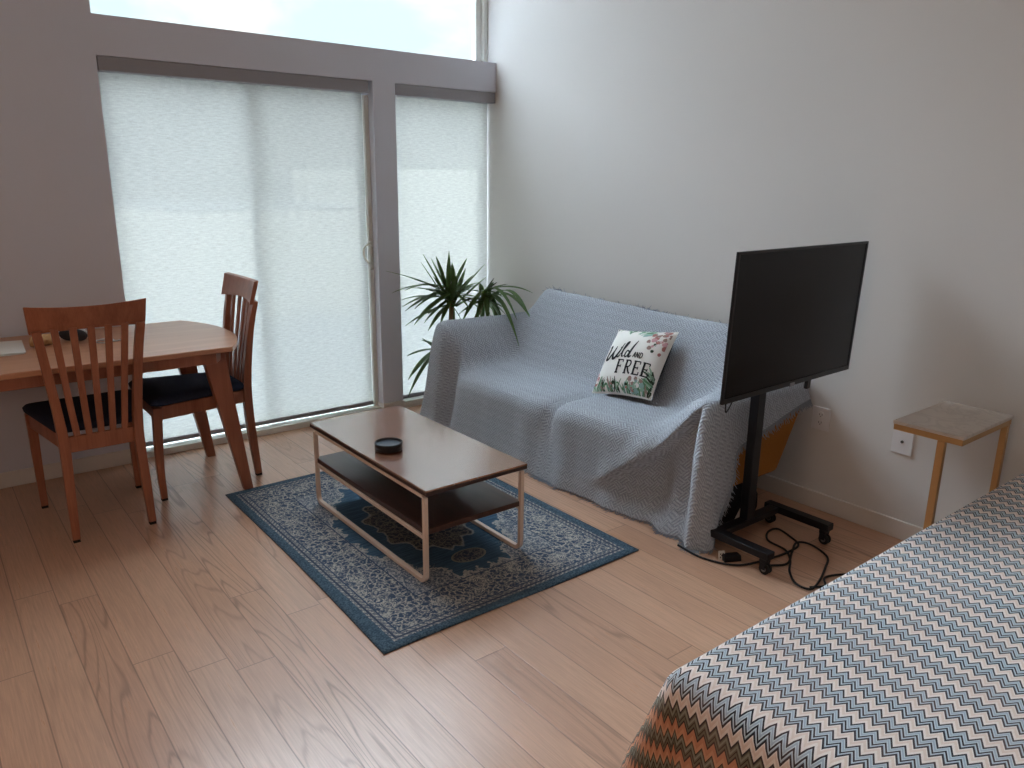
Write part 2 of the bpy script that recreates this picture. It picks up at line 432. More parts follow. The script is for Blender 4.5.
def chevron_mat():
    t = NT('zigzag bedspread'); u, v, _ = t.xyz(t.coord('UV'))        # u across the bed (m), v from the head towards the foot (m)
    PER, WL, AMP = .069, .0275, .36
    uw = t.m('DIVIDE', u, WL)
    tri = t.m('SUBTRACT', t.m('MULTIPLY', t.m('ABSOLUTE', t.m('SUBTRACT', t.m('FRACT', uw), .5)), 2), .5)
    q = t.m('ADD', t.m('DIVIDE', v, PER), t.m('MULTIPLY', tri, AMP))
    row = t.m('FLOOR', q); f = t.m('SUBTRACT', q, row)
    K = lin(40, 42, 50); B1 = lin(170, 186, 196); B2 = lin(206, 218, 224); P1 = lin(236, 216, 204); P2 = lin(246, 234, 226); G = lin(120, 126, 132)
    cool = t.ramp(f, [(0, P1), (.15, P2), (.30, K), (.41, B2), (.46, B1), (.56, B2), (.62, K), (.72, B2), (.77, B1), (.82, K), (.93, P2)], 'CONSTANT')
    O1 = lin(205, 142, 108); O2 = lin(216, 160, 126); D = lin(62, 46, 44); OL = lin(112, 110, 92); OG = lin(146, 146, 132)
    warm = t.ramp(f, [(0, O1), (.16, O2), (.34, D), (.41, OL), (.48, OG), (.58, OL), (.66, D), (.72, OL), (.84, D), (.93, O1)], 'CONSTANT')
    qr = t.m('MULTIPLY_ADD', tri, AMP*PER, v)
    c = t.mix(t.m('GREATER_THAN', qr, 2.235), cool, warm)
    c = t.mix(t.m('GREATER_THAN', qr, 2.53), c, cool)
    st = t.noise(t.vec(t.m('MULTIPLY', u, 520), t.m('MULTIPLY', v, 120), 0), 1, 2)
    c = t.mix(t.rng(st, .3, .7, .12, 0), c, lin(70, 68, 70))
    c = t.mix(t.rng(t.noise(t.vec(u, v, 0), 9, 2), .35, .7, 0, .14), c, lin(196, 150, 130))
    return t.out(t.principled(c, .92, 0, .15, t.bump(st, .35, .003), sheen=.15))
M['chevron'] = chevron_mat()

def leaf_mat(name, a, b):
    t = NT(name); o = t.coord()
    c = t.mix(t.noise(o, 30, 3), lin(*a), lin(*b))
    p = t.n('ShaderNodeBsdfPrincipled'); t.set(p.inputs['Base Color'], c); p.inputs['Roughness'].default_value = .42
    tl = t.n('ShaderNodeBsdfTranslucent'); t.set(tl.inputs[0], t.mix(.5, c, lin(120, 150, 60)))
    mx = t.n('ShaderNodeMixShader'); mx.inputs[0].default_value = .3
    t.t.links.new(p.outputs[0], mx.inputs[1]); t.t.links.new(tl.outputs[0], mx.inputs[2])
    return t.out(mx.outputs[0])
M['leaf'] = leaf_mat('yucca leaf', (58, 92, 52), (112, 142, 80))
M['leaf_dry'] = leaf_mat('dry leaf', (56, 58, 46), (84, 84, 62))
M['pillow'] = plain('off white cushion cotton', (240, 238, 232), .9, 0, .2, .04, 20, .15, 900)
M['pillow_back'] = plain('dark cushion back', (44, 50, 52), .9, 0, .2, .1, 40)
M['ink'] = plain('black print ink', (22, 22, 26), .8)
for nm, rgb in (('pgreen', (98, 136, 104)), ('pgreen2', (152, 186, 162)), ('ppink', (214, 168, 172)), ('pmauve', (164, 138, 130)), ('pwhite', (240, 236, 234)), ('pteal', (150, 182, 176)), ('pdark', (58, 72, 58)), ('pred', (184, 124, 118))):
    M[nm] = plain('print ' + nm[1:], rgb, .85, 0, .2, .1, 60)
def tvscreen():
    t = NT('television screen')
    return t.out(t.principled((.005, .0052, .0075), .25, 0, .25))
M['tvscreen'] = tvscreen()

def bez(pts, n=14):
    """Catmull-Rom through points"""
    P = [Vector(p) for p in pts]; P = [2*P[0]-P[1]] + P + [2*P[-1]-P[-2]]
    out = []
    for i in range(1, len(P)-2):
        for k in range(n):
            t = k/n; a, b, c, d = P[i-1:i+3]
            out.append(.5*((2*b)+(c-a)*t+(2*a-5*b+4*c-d)*t*t+(3*b-a-3*c+d)*t**3))
    out.append(P[-2]); return out
# ------------------------------------------------------------------ room shell
X0, Y0, ZC = -2.6, -2.6, 4.9
struct(MB().box(X0-.15, XW+.15, Y0-.15, YW+.2, -.12, 0).build('floor', M['floor']))
struct(MB().box(X0-.15, XW+.15, Y0-.15, YW+.25, ZC, ZC+.15).build('ceiling', M['ceil']))
struct(MB().box(XW, XW+.15, Y0-.15, YW+.25, 0, ZC).build('wall_right', M['wall']))
struct(MB().box(X0-.15, X0, Y0-.15, YW+.25, 0, ZC).build('wall_left', M['wall']))
struct(MB().box(X0, XW, Y0-.15, Y0, 0, ZC).build('wall_back', M['wall']))
DL, DR, SL, SR = .918, 2.483, 2.643, XW           # door opening, sidelight opening
HB, HT, HC = 2.185, 2.378, 4.6                   # beam bottom, beam top, clerestory top
mb = MB()
mb.box(X0, DL, YW, YW+.25, 0, ZC)                 # solid part left of the openings
mb.box(DL, XW, YW, YW+.12, HB, HT); mb.box(DL, XW, YW+.12, YW+.25, HB, HT-.075)   # beam
mb.box(DR, SL, YW, YW+.25, .07, HB)               # post
mb.box(DL, XW, YW, YW+.25, HC, ZC)
struct(mb.build('wall_window', M['wall2']))
struct(MB().box(DR-.004, SL+.004, YW-.012, YW+.2, 0, .07).build('trim_1', M['trim'], bevel=.003))
struct(MB().box(X0, DL, YW-.014, YW, 0, .085).build('baseboard_window', M['trim'], bevel=.004))
struct(MB().box(XW-.014, XW, Y0, YW, 0, .09).build('baseboard_right', M['trim'], bevel=.004))
struct(MB().box(X0, X0+.014, Y0, YW-.014, 0, .09).build('baseboard_left', M['trim'], bevel=.004))
struct(MB().box(X0+.014, XW-.014, Y0, Y0+.014, 0, .09).build('baseboard_back', M['trim'], bevel=.004))
# sliding door (fixed leaf left, sliding leaf right) and its sill
def sash(mb, x0, x1, y, z0, z1, w=.055, d=.035):
    mb.box(x0, x0+w, y, y+d, z0, z1); mb.box(x1-w, x1, y, y+d, z0, z1)
    mb.box(x0+w, x1-w, y, y+d, z1-w, z1); mb.box(x0+w, x1-w, y, y+d, z0, z0+w*1.3)
mb = MB(); sash(mb, DL, 1.76, YW+.19, .04, HB, .03, .03); sash(mb, 1.73, DR-.016, YW+.155, .04, HB, .03, .03)
mb.box(DL, DR, YW+.02, YW+.25, .0, .04)
door = struct(mb.build('door_1', M['frame_al'], bevel=.003))
MB().box(DL+.03, 1.73, YW+.202, YW+.208, .079, HB-.03).build('glass_pane', M['glass'], door)
MB().box(1.76, DR-.046, YW+.167, YW+.173, .079, HB-.03).build('glass_pane', M['glass'], door)
MB().grid(lambda a, b: (1.75+(DR-.03-1.75)*a, YW+.235, .05+(HB-.06)*b), 1, 1).build('insect_screen', M['screen_mesh'], door)
hx, hy = DR-.018, YW+.052
mb = MB().tube(bez([(hx, hy+.012, 1.015), (hx-.006, hy-.006, 1.03), (hx-.046, hy-.014, 1.060), (hx-.070, hy-.016, 1.105), (hx-.064, hy-.015, 1.145), (hx-.034, hy-.012, 1.170), (hx-.004, hy-.004, 1.160), (hx, hy+.012, 1.15)], 6), .0075, 10)
mb.box(hx-.010, hx+.010, hy+.008, hy+.0165, 1.0, 1.19)
mb.build('door_handle', M['frame_al'], door, smooth=True)
MB().box(DR-.030, DR-.001, YW+.068, YW+.15, .04, HB-.08).build('jamb_trim', M['frame_al'], door)
mb = MB(); sash(mb, SL, XW-.001, YW+.19, .04, HB, .022, .03); mb.box(SL, XW-.001, YW+.02, YW+.25, 0, .05)
w2 = struct(mb.build('window_2', M['frame_al'], bevel=.003))
MB().box(SL+.022, XW-.023, YW+.202, YW+.208, .0686, HB-.022).build('glass_pane', M['glass'], w2)
mb = MB(); sash(mb, DL-.03, XW-.035, YW+.13, HT-.07, HC, .045, .05); mb.box(XW-.035, XW-.001, YW+.10, YW+.2, HT, HC)
w1 = struct(mb.build('window_1', M['frame_al'], bevel=.004))
MB().box(DL+.015, XW-.08, YW+.152, YW+.158, HT-.012, HC-.045).build('glass_pane', M['glass'], w1)

# roller blinds
def blind(x0, x1, label):
    r = thing('roller_blind', label, 'window blind', ((x0+x1)/2, YW+.09, .06))
    MB().grid(lambda a, b: (x0+(x1-x0)*a, YW+.095, .072+(HB-.03-.072)*b), 24, 24).build('shade_cloth', M['blind'], r)
    MB().box(x0, x1, YW+.086, YW+.104, .048, .076).build('bottom_bar', M['fascia'], r, bevel=.004)
    MB().box(x0-.006, x1+.006, YW+.004, YW+.085, HB-.072, HB-.002).build('fascia', M['fascia'], r, bevel=.003)
    return r
blind(DL+.012, DR-.032, 'wide pale linen roller blind pulled down over the sliding glass door')
blind(SL+.010, SR-.009, 'narrow pale linen roller blind pulled down behind the potted plant')

# outdoors
struct(MB().box(-4, 12, YW+.25, 12.5, -.25, -.06).build('patio_deck', M['deck']))  # outdoor concrete patio deck beyond the window wall, no room trim
nb = thing('neighbouring_house', 'pale stucco house front glimpsed through the lowered blinds', 'house', (6, 9.5, -.06))
mb = MB(); mb.box(2.25, 5.0, 9.0, 12, -.06, 1.20); mb.build('low_wing', M['stucco'], nb)
MB().box(2.25, 5.0, 9.0, 12, 1.2, 1.23).build('roof', M['roof'], nb); MB().box(5.0, 9.0, 9.02, 12, 1.71, 1.74).build('roof', M['roof'], nb)
mb = MB(); mb.box(5.0, 9.0, 9.02, 12, -.06, 1.71); mb.build('tall_wing', M['stucco'], nb)

# ------------------------------------------------------------------ rug
rx0, rx1, ry0, ry1 = 1.115, 2.385, 2.095, 3.81
RC = ((rx0+rx1)/2, (ry0+ry1)/2, 0)
def rugf(a, b):
    x = rx0+(rx1-rx0)*a; y = ry0+(ry1-ry0)*b
    x += ((b-.5)*.022+.010*math.sin(b*PI)-.004)*(1-a)**2; y += .003*math.sin(a*7)*(1-b)
    return (x, y, .006+.0012*math.sin(a*9+b*5))
rug = MB().grid(rugf, 60, 80).build('area_rug', M['rug'], origin=RC, smooth=True, solid=.005)
tag(rug, 'blue and cream oriental patterned rug under the coffee table', 'rug')

# ------------------------------------------------------------------ coffee table
ct = thing('coffee_table', 'low walnut coffee table with cream metal frame and lower shelf', 'coffee table', (1.70, 2.91, .007))
def slab(x0, x1, y0, y1, z0, z1, r=.006):
    return MB().box(x0, x1, y0, y1, z0, z1)
slab(1.458, 1.968, 2.383, 3.468, .398, .4135).box(1.458, 1.968, 2.383, 3.468, .4136, .422, 1).build('tabletop', [M['walnut_edge'], M['walnut']], ct, bevel=.001, seg=1)
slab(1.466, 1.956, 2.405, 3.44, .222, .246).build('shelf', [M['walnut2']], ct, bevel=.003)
for x in (1.466, 1.953):
    P = []
    ya, yb, z0, z1 = 2.405, 3.425, .0175, .387
    R = .035
    def arc(cy, cz, a0, a1, n=6): return [(x, cy+R*math.cos(a0+(a1-a0)*i/n), cz+R*math.sin(a0+(a1-a0)*i/n)) for i in range(n+1)]
    P += [(x, ya, z1)] + arc(ya+R, z0+R, PI, 1.5*PI) + arc(yb-R, z0+R, 1.5*PI, 2*PI) + [(x, yb, z1)]
    f = MB().tube(P, .0095, square=True, up=(1, 0, 0)).build('frame_loop', M['cream_metal'], ct, bevel=.002)
    mb = MB().box(x-.008, x+.008, ya+.0105, yb-.0105, .381, .397)
    mb.build('top_rail', M['cream_metal'], ct, bevel=.002)
    MB().box(x-.008, x+.008, ya+.0105, yb-.0105, .205, .221).build('shelf_rail', M['cream_metal'], ct, bevel=.002)
dish = thing('round_dish', 'small round black dish with raised rim on the coffee table', 'dish', (1.578, 2.888, .422))
MB().lathe([(.055, 0), (.060, .002), (.0612, .010), (.059, .0125), (.0612, .015), (.0618, .035), (.0598, .037), (.0565, .037), (.0552, .034), (.0545, .0275), (.02, .0265), (0, .0265)], (1.578, 2.888, .4225), 48).build('dish_body', M['black'], dish, smooth=True)
MB().lathe([(.053, 0), (.0532, .001), (.052, .0014), (0, .0014)], (1.578, 2.888, .4492), 40).build('dish_inlay', plain('slate inlay', (52, 60, 70), .35), dish, smooth=True)

# ------------------------------------------------------------------ dining chairs
def bar(path, ws, ds, n=10, right=(1, 0, 0)):
    """rectangular bar along path, ws/ds half sizes per control point"""
    pp = bez(path, n); m = len(path)-1; rings = []
    R = Vector(right)
    for i, p in enumerate(pp):
        s = i/n; k = min(int(s), m-1); f = s-k
        w = ws[k]*(1-f)+ws[k+1]*f; d = ds[k]*(1-f)+ds[k+1]*f
        t = (pp[min(i+1, len(pp)-1)]-pp[max(i-1, 0)]).normalized()
        fw = t.cross(R).normalized(); r2 = fw.cross(t).normalized()
        rings.append([p-r2*w-fw*d, p+r2*w-fw*d, p+r2*w+fw*d, p-r2*w+fw*d])
    return MB().loft(rings)
def back_y(z):   # rear post centre line, local y
    P = [(0, -.262), (.2, -.247), (.45, -.236), (.62, -.243), (.85, -.275), (1.06, -.318)]
    for (a, b), (c, d) in zip(P, P[1:]):
        if z <= c: return b+(d-b)*(z-a)/(c-a)
    return P[-1][1]
def make_chair(label):
    t = thing('dining_chair', label, 'chair', (0, 0, 0), None)
    for s in (-1, 1):
        # rear post: leg below, flared stile above, one continuous piece
        path = [(s*.160, -.262, .012), (s*.156, -.247, .2), (s*.151, -.236, .43), (s*.160, -.243, .60), (s*.182, -.268, .82), (s*.200, -.299, .972)]
        bar(path, [.016, .019, .021, .019, .018, .018], [.016, .02, .022, .02, .016, .013]).build('back_post', M['cherry'], t, bevel=.003)
        path = [(s*.216, .246, .012), (s*.217, .250, .2), (s*.218, .236, .49)]
        bar(path, [.0155, .018, .022], [.0155, .018, .022]).build('leg', M['cherry'], t, bevel=.003)
        MB().box(s*.160-.014, s*.160+.014, -.277, -.248, 0, .0125).build('foot_pad', M['felt'], t)
        MB().box(s*.216-.014, s*.216+.014, .232, .260, 0, .0125).build('foot_pad', M['felt'], t)
        # side rail
        a, b = Vector((s*.151, -.215, 0)), Vector((s*.218, .215, 0))
        n = Vector((1, 0, 0))*.011
        MB().quadbox([a-n+Vector((0, 0, .425)), a+n+Vector((0, 0, .425)), b+n+Vector((0, 0, .425)), b-n+Vector((0, 0, .425))],
                     [a-n+Vector((0, 0, .494)), a+n+Vector((0, 0, .494)), b+n+Vector((0, 0, .494)), b-n+Vector((0, 0, .494))]).build('side_rail', M['cherry'], t, bevel=.003)
    MB().box(-.197, .197, .226, .248, .425, .494).build('front_rail', M['cherry'], t, bevel=.003)
    MB().box(-.131, .131, -.247, -.225, .412, .484).build('rear_rail', M['cherry'], t, bevel=.003)
    # crest rail, curved in plan
    n = 16; rings = []
    for i in range(n+1):
        u = -1+2*i/n; x = u*(.232)
        yb = -.306-.036*(1-u*u)+.012
        zt = 1.068+.010*u*u; zb = .968+.012*u*u*(-1)
        th = .011
        rings.append([(x*.965, yb+.022-th, zb), (x*.965, yb+.022+th, zb), (x, yb-.006+th*.8, zt-.004), (x*1.0, yb-.012-th*.9, zt)])
    MB().loft(rings).build('crest_rail', M['cherry'], t, bevel=.003)
    for k in range(5):
        u = (k-2)/2*.66
        x1, x0 = u*.205, u*.145
        bow = .03*(1-u*u)
        path = [(x0, -.237, .476), (x0+(x1-x0)*.35, -.243-bow*.5, .64), (x0+(x1-x0)*.7, -.264-bow*.9, .82), (x1, -.290-bow, .978)]
        bar(path, [.0135, .0135, .014, .0145], [.0065]*4, 8).build('back_slat', M['cherry'], t, bevel=.002)
    # upholstered seat
    rings = []
    for z, e in ((.494, -.014), (.502, .004), (.522, .008), (.536, -.004), (.543, -.03), (.5465, -.08)):
        ring = []
        for (x, y, cx, cy) in ((-.172, -.218, -1, -1), (.172, -.218, 1, -1), (.238, .258, 1, 1), (-.238, .258, -1, 1)):
            r = .03
            bx, by = x+cx*e, y+cy*e
            for q in range(5):
                a0 = math.atan2(cy, cx)-PI/4
                a = a0+q/4*PI/2
                ring.append((bx-cx*r+r*math.cos(a), by-cy*r+r*math.sin(a), z))
        rings.append(ring)
    MB().loft(rings).build('seat_cushion', M['cushion'], t, smooth=True)
    return t
ch1 = make_chair('cherry wood slat back chair seen from behind, pushed against the near side of the table')
ch1['group'] = 'dining chairs at the table'
ch2 = ch1.copy(); COL.objects.link(ch2)
for c in list(ch1.children):
    d = c.copy(); COL.objects.link(d); d.parent = ch2
ch1.location = (.578, 3.945, 0)
ch2.location = (1.103, 4.15, 0); ch2.rotation_euler = (0, 0, PI/2)
ch2['label'] = 'cherry wood slat back chair seen from the side at the rounded table end'

# ------------------------------------------------------------------ dining table
dt = thing('dining_table', 'cherry wood dining table with bowed end and splayed legs by the window', 'table', (.47, 4.14, 0))
def tpoly(x0, x1, y0, y1, bow, n=14, r=.02):
    yc, hy = (y0+y1)/2, (y1-y0)/2
    pts = []
    for i in range(n+1):
        u = -1+2*i/n; pts.append((x1+bow*(1-abs(u)**2.2), yc+hy*u))
    for i in range(n+1):
        u = 1-2*i/n; pts.append((x0-bow*(1-abs(u)**2.2), yc+hy*u))
    return pts
MB().prism(tpoly(-.28, 1.19, 3.705, 4.575, .125), .772, .798).build('tabletop', M['cherry_y'], dt, bevel=.005)
MB().prism(tpoly(-.22, 1.12, 3.745, 4.535, .12), .715, .7718).build('apron', M['cherry_leg'], dt, bevel=.003)
for sx, xf, xt in ((1, 1.250, 1.130), (-1, -.31, -.19)):
    for y0 in (3.85, 4.43):
        dy = -.02 if y0 < 4 else .02
        MB().quadbox([(xf-.024, y0+dy-.02, .0), (xf+.022, y0+dy-.02, .0), (xf+.022, y0+dy+.02, .0), (xf-.024, y0+dy+.02, .0)],
                     [(xt-.058, y0-.024, .7718), (xt+.055, y0-.024, .7718), (xt+.055, y0+.024, .7718), (xt-.058, y0+.024, .7718)]).build('leg', M['cherry_leg'], dt, bevel=.004)

# things on the dining table
def sheet(x0, x1, y0, y1, z, rot, seed):
    rnd = random.Random(seed); ph = rnd.random()*6
    cx, cy = (x0+x1)/2, (y0+y1)/2; c, s = math.cos(rot), math.sin(rot)
    def f(a, b):
        x, y = (a-.5)*(x1-x0), (b-.5)*(y1-y0)
        return (cx+x*c-y*s, cy+x*s+y*c, z+.0012+.0012*math.sin(a*5+ph))
    return MB().grid(f, 10, 10)
tag(sheet(.13, .365, 4.08, 4.40, .7985, .03, 1).build('paper_sheet', M['white_p'], origin=(.24, 4.24, .7985), solid=.0008), 'lower white paper sheet of the stack at the near left table edge', 'paper', 'loose papers on the dining table')
tag(sheet(.15, .385, 4.10, 4.425, .8035, -.06, 2).build('paper_sheet', M['white_p'], origin=(.26, 4.26, .802), solid=.0008), 'upper white paper sheet lying on the stack at the left table edge', 'paper', 'loose papers on the dining table')
rnd = random.Random(5)
# crumpled tan paper bag
pb = MB()
def bagf(a, b):
    th = b*2*PI; L = (a-.5)*.20
    k = math.sqrt(max(0, 1-abs(2*a-1)**4))
    nz = .012*math.sin(a*23+b*31)*math.sin(b*19+1)
    r = (.042+nz)*max(.02, k)
    return (.468+L*.6+.02*math.cos(th)*k, 4.25+math.cos(th)*r*1.2+L*.2, .824+math.sin(th)*min(r, .025))
pb.grid(bagf, 20, 22)
tag(pb.build('paper_bag', M['tan'], origin=(.468, 4.25, .799), smooth=True), 'crumpled tan paper bag beside the white papers on the table', 'paper bag')
# dark pouch with a pale lid
pc = thing('soft_case', 'dark slate soft case with pale lid on the dining table', 'case', (.60, 4.28, .799))
def casef(a, b):
    th = b*2*PI; L = (a-.5)*.22; k = max(.03, (1-abs(2*a-1)**3))**.5
    return (.60+L*.5+.0*k, 4.28+math.cos(th)*.045*k-L*.45, .829+math.sin(th)*.030*k)
MB().grid(casef, 18, 20).build('case_body', M['slate'], pc, smooth=True)
MB().grid(lambda a, b: (.612+(a-.5)*.09, 4.285+(b-.5)*.05-(a-.5)*.08, .8602+.003*math.sin(a*PI)-.010*(2*b-1)**2-.012*(2*a-1)**4), 10, 8).build('pale_lid', M['silver'], pc, smooth=True, solid=.004)
cab = MB().tube(bez([(.69, 4.20, .802), (.73, 4.23, .803), (.76, 4.18, .802), (.72, 4.12, .803), (.675, 4.14, .806), (.69, 4.18, .808), (.75, 4.15, .802), (.80, 4.16, .802)], 8), .0035, 8)
tag(cab.build('white_cable', M['silver'], origin=(.72, 4.17, .799), smooth=True), 'coiled white cable beside the dark case on the table', 'cable')

# ------------------------------------------------------------------ sofa (ochre) under the throw
SO = thing('sofa', 'ochre two seat sofa mostly hidden under a grey throw', 'sofa', (3.0, 3.08, 0))
mb = MB().box(2.78, 3.36, 2.19, 3.97, .215, .32); mb.build('seat_base', M['ochre'], SO, bevel=.02, seg=3)
for y0, y1 in ((2.24, 3.0), (3.01, 3.95)):
    MB().box(2.77, 3.06, y0, y1, .32, .395).build('seat_cushion', M['ochre'], SO, bevel=.03, seg=3)
MB().quadbox([(3.06, 2.19, .325), (3.30, 2.19, .325), (3.30, 3.86, .325), (3.06, 3.86, .325)],
             [(3.29, 2.19, .83), (3.37, 2.19, .83), (3.37, 3.80, .83), (3.29, 3.80, .83)]).build('backrest', M['ochre'], SO, bevel=.025, seg=3)
for y0, y1 in ((1.978, 2.13), (4.03, 4.15)):
    MB().quadbox([(2.80, y0, .215), (3.235, y0, .215), (3.235, y1, .215), (2.80, y1, .215)],
                 [(2.80, y0, .60), (3.447, y0, .60), (3.447, y1, .60), (2.76, y1, .60)]).build('armrest', M['ochre'], SO, bevel=.025, seg=3)
for x in (2.80, 3.16):
    for y in (2.12, 4.04):
        MB().lathe([(.014, 0), (.022, .214)], (x+(.09 if x > 3 else 0), y, 0), 16).build('leg', M['leg_red'], SO, smooth=True)

# dark bag pushed under the sofa's right end
bgt = thing('storage_bag', 'black soft bag tucked under the sofa end behind the stand pole', 'bag', (2.99, 2.13, 0))
rg = []
for z, e in ((.0, -.02), (.012, -.004), (.06, .006), (.12, .004), (.165, -.012), (.185, -.05)):
    rg.append([(2.99+(.148+e)*math.copysign(abs(math.cos(a))**.4, math.cos(a)), 2.13+(.142+e)*math.copysign(abs(math.sin(a))**.4, math.sin(a)), z) for a in (2*PI*k/32 for k in range(32))])
MB().loft(rg).build('bag_body', plain('black bag fabric', (26, 26, 30), .85, 0, .2, .2, 40, .3, 300), bgt, smooth=True)
MB().quadbox([(2.915, 1.9795, .045), (2.965, 1.9795, .045), (2.965, 1.981, .045), (2.915, 1.981, .045)], [(2.953, 1.9795, .095), (2.957, 1.9795, .095), (2.957, 1.981, .095), (2.953, 1.981, .095)]).build('white_tag', M['white_p'], bgt)

# throw control net: rows across the length (left arm -> right arm), columns from the back ridge to the front hem
def row(y, pr): return [(p[0], (p[2] if len(p) > 2 else y), p[1]) for p in pr]
NET = [
 row(4.27, [(3.40, .03), (3.33, .03), (3.20, .02), (3.05, .02), (2.88, .02), (2.72, .015, 4.27), (2.62, .012, 4.26), (2.555, .010, 4.25), (2.525, .008, 4.235)]),
 row(4.235, [(3.42, .36), (3.35, .36), (3.22, .35), (3.06, .35), (2.88, .35), (2.72, .35, 4.23), (2.63, .31, 4.225), (2.575, .16, 4.22), (2.54, .009, 4.21)]),
 row(4.19, [(3.43, .655), (3.36, .66), (3.22, .662), (3.06, .665), (2.88, .668), (2.70, .672, 4.185), (2.64, .60, 4.18), (2.585, .28, 4.165), (2.55, .009, 4.15)]),
 row(4.06, [(3.42, .70), (3.35, .715), (3.22, .685), (3.06, .678), (2.88, .676), (2.71, .674, 4.08), (2.635, .615, 4.08), (2.59, .28, 4.07), (2.545, .008, 4.06)]),
 row(3.965, [(3.41, .79), (3.34, .805), (3.22, .70), (3.07, .60), (2.89, .575), (2.74, .55, 3.985), (2.70, .46, 3.985), (2.675, .25, 3.985), (2.60, .008, 3.98)]),
 row(3.87, [(3.40, .865), (3.33, .885), (3.20, .72), (3.08, .50), (2.89, .455), (2.73, .435, 3.90), (2.655, .365, 3.91), (2.625, .20, 3.92), (2.585, .007, 3.91)]),
 row(3.72, [(3.39, .855), (3.315, .885), (3.19, .70), (3.06, .475), (2.88, .435), (2.685, .424), (2.615, .372), (2.605, .19), (2.575, .006)]),
 row(3.40, [(3.39, .85), (3.315, .88), (3.19, .69), (3.05, .465), (2.88, .435), (2.685, .424), (2.61, .372), (2.60, .19), (2.575, .006)]),
 row(3.10, [(3.39, .845), (3.315, .875), (3.19, .69), (3.05, .46), (2.88, .434), (2.685, .424), (2.61, .37), (2.60, .19), (2.572, .006)]),
 row(3.03, [(3.39, .843), (3.315, .873), (3.19, .69), (3.05, .453), (2.88, .424), (2.70, .408), (2.63, .345), (2.605, .19), (2.572, .006)]),
 row(2.985, [(3.39, .842), (3.315, .872), (3.19, .69), (3.05, .448), (2.88, .416), (2.71, .398), (2.64, .335), (2.607, .19), (2.572, .006)]),
 row(2.94, [(3.39, .841), (3.315, .872), (3.19, .69), (3.05, .456), (2.88, .440), (2.69, .430), (2.61, .372), (2.60, .19), (2.570, .006)]),
 row(2.86, [(3.39, .84), (3.315, .872), (3.19, .69), (3.05, .468), (2.88, .458), (2.675, .448), (2.60, .388), (2.595, .2), (2.57, .006)]),
 row(2.58, [(3.39, .835), (3.315, .87), (3.19, .69), (3.05, .475), (2.88, .466), (2.675, .456), (2.60, .395), (2.595, .2), (2.585, .006)]),
 row(2.36, [(3.39, .83), (3.315, .867), (3.20, .70), (3.07, .51), (2.89, .48), (2.71, .455), (2.615, .375), (2.605, .2), (2.60, .006)]),
 row(2.25, [(3.40, .80), (3.33, .83), (3.22, .71), (3.08, .60), (2.90, .555), (2.735, .515), (2.66, .40), (2.655, .2), (2.63, .006)]),
 row(2.15, [(3.41, .73), (3.35, .74), (3.22, .69), (3.08, .655), (2.90, .635), (2.735, .600, 2.15), (2.655, .45, 2.15), (2.62, .22, 2.15), (2.60, .006, 2.14)]),
 row(2.08, [(3.41, .69), (3.35, .692), (3.22, .668), (3.08, .654), (2.90, .645), (2.725, .632, 2.075), (2.655, .45, 2.065), (2.640, .22, 2.055), (2.605, .006, 2.04)]),
 row(2.03, [(3.41, .675), (3.35, .676), (3.22, .660), (3.08, .650), (2.90, .648), (2.705, .640, 2.040), (2.612, .44, 1.995), (2.584, .22, 1.988), (2.563, .005, 1.982)]),
 row(2.00, [(3.41, .655), (3.35, .658), (3.22, .650), (3.08, .648), (2.90, .644), (2.735, .630, 2.00), (2.630, .44, 1.958), (2.600, .22, 1.945), (2.580, .005, 1.938)]),
 row(1.970, [(3.41, .625), (3.35, .625), (3.22, .62), (3.08, .61), (2.90, .60), (2.765, .56, 1.965), (2.700, .38, 1.938), (2.665, .19, 1.912), (2.640, .012, 1.890)]),
 row(1.956, [(3.425, .565), (3.36, .555), (3.22, .52), (3.08, .485), (2.95, .455), (2.835, .42, 1.945), (2.810, .31, 1.935), (2.755, .20, 1.928), (2.690, .125, 1.922)]),
]
def cr(p0, p1, p2, p3, t):
    return .5*((2*p1)+(p2-p0)*t+(2*p0-5*p1+4*p2-p3)*t*t+(3*p1-p0-3*p2+p3)*t**3)
def netpt(NETV, u, v):
    R, Cn = len(NETV), len(NETV[0])
    a = u*(R-1); i = min(int(a), R-2); fa = a-i
    b = v*(Cn-1); j = min(int(b), Cn-2); fb = b-j
    def rowpt(ii):
        ii = max(0, min(R-1, ii)); r = NETV[ii]
        q = [r[max(0, min(Cn-1, j+k))] for k in (-1, 0, 1, 2)]
        return cr(*q, fb)
    return cr(rowpt(i-1), rowpt(i), rowpt(i+1), rowpt(i+2), fa)
NV = [[Vector(p) for p in r] for r in NET]
NU_, NV_ = 216, 128
PTS = [[netpt(NV, i/NU_, j/NV_) for j in range(NV_+1)] for i in range(NU_+1)]
def swag(p):
    # the throw pulled from the arm's front corner down across the front in one diagonal fold
    if not (p.x < 2.765 and 1.99 < p.y < 2.72): return 0
    K_ = [(2.00, .70), (2.05, .635), (2.13, .515), (2.27, .36), (2.42, .24), (2.59, .12), (2.75, .03)]
    for (a, b), (c, d) in zip(K_, K_[1:]):
        if p.y <= c: zr = b+(d-b)*max(0, p.y-a)/(c-a); break
    sm = lambda e0, e1, v: (lambda q: q*q*(3-2*q))(min(1, max(0, (v-e0)/(e1-e0))))
    a = (1-sm(2.38, 2.68, p.y))*sm(2.02, 2.10, p.y)
    t = p.z-zr
    if t >= 0: dx = -.030*math.exp(-(t/.085)**2)
    else: dx = -.030*math.exp(-(t/.016)**2)+.062*(1-math.exp(-(t/.03)**2))*sm(.0, .14, p.z)
    return dx*a
def wr(x, y, s=1.0):
    return (math.sin(x*11*s+y*3)+math.sin(y*9*s-x*5+2)+math.sin((x+y)*17*s+1))/3
UVS = {}
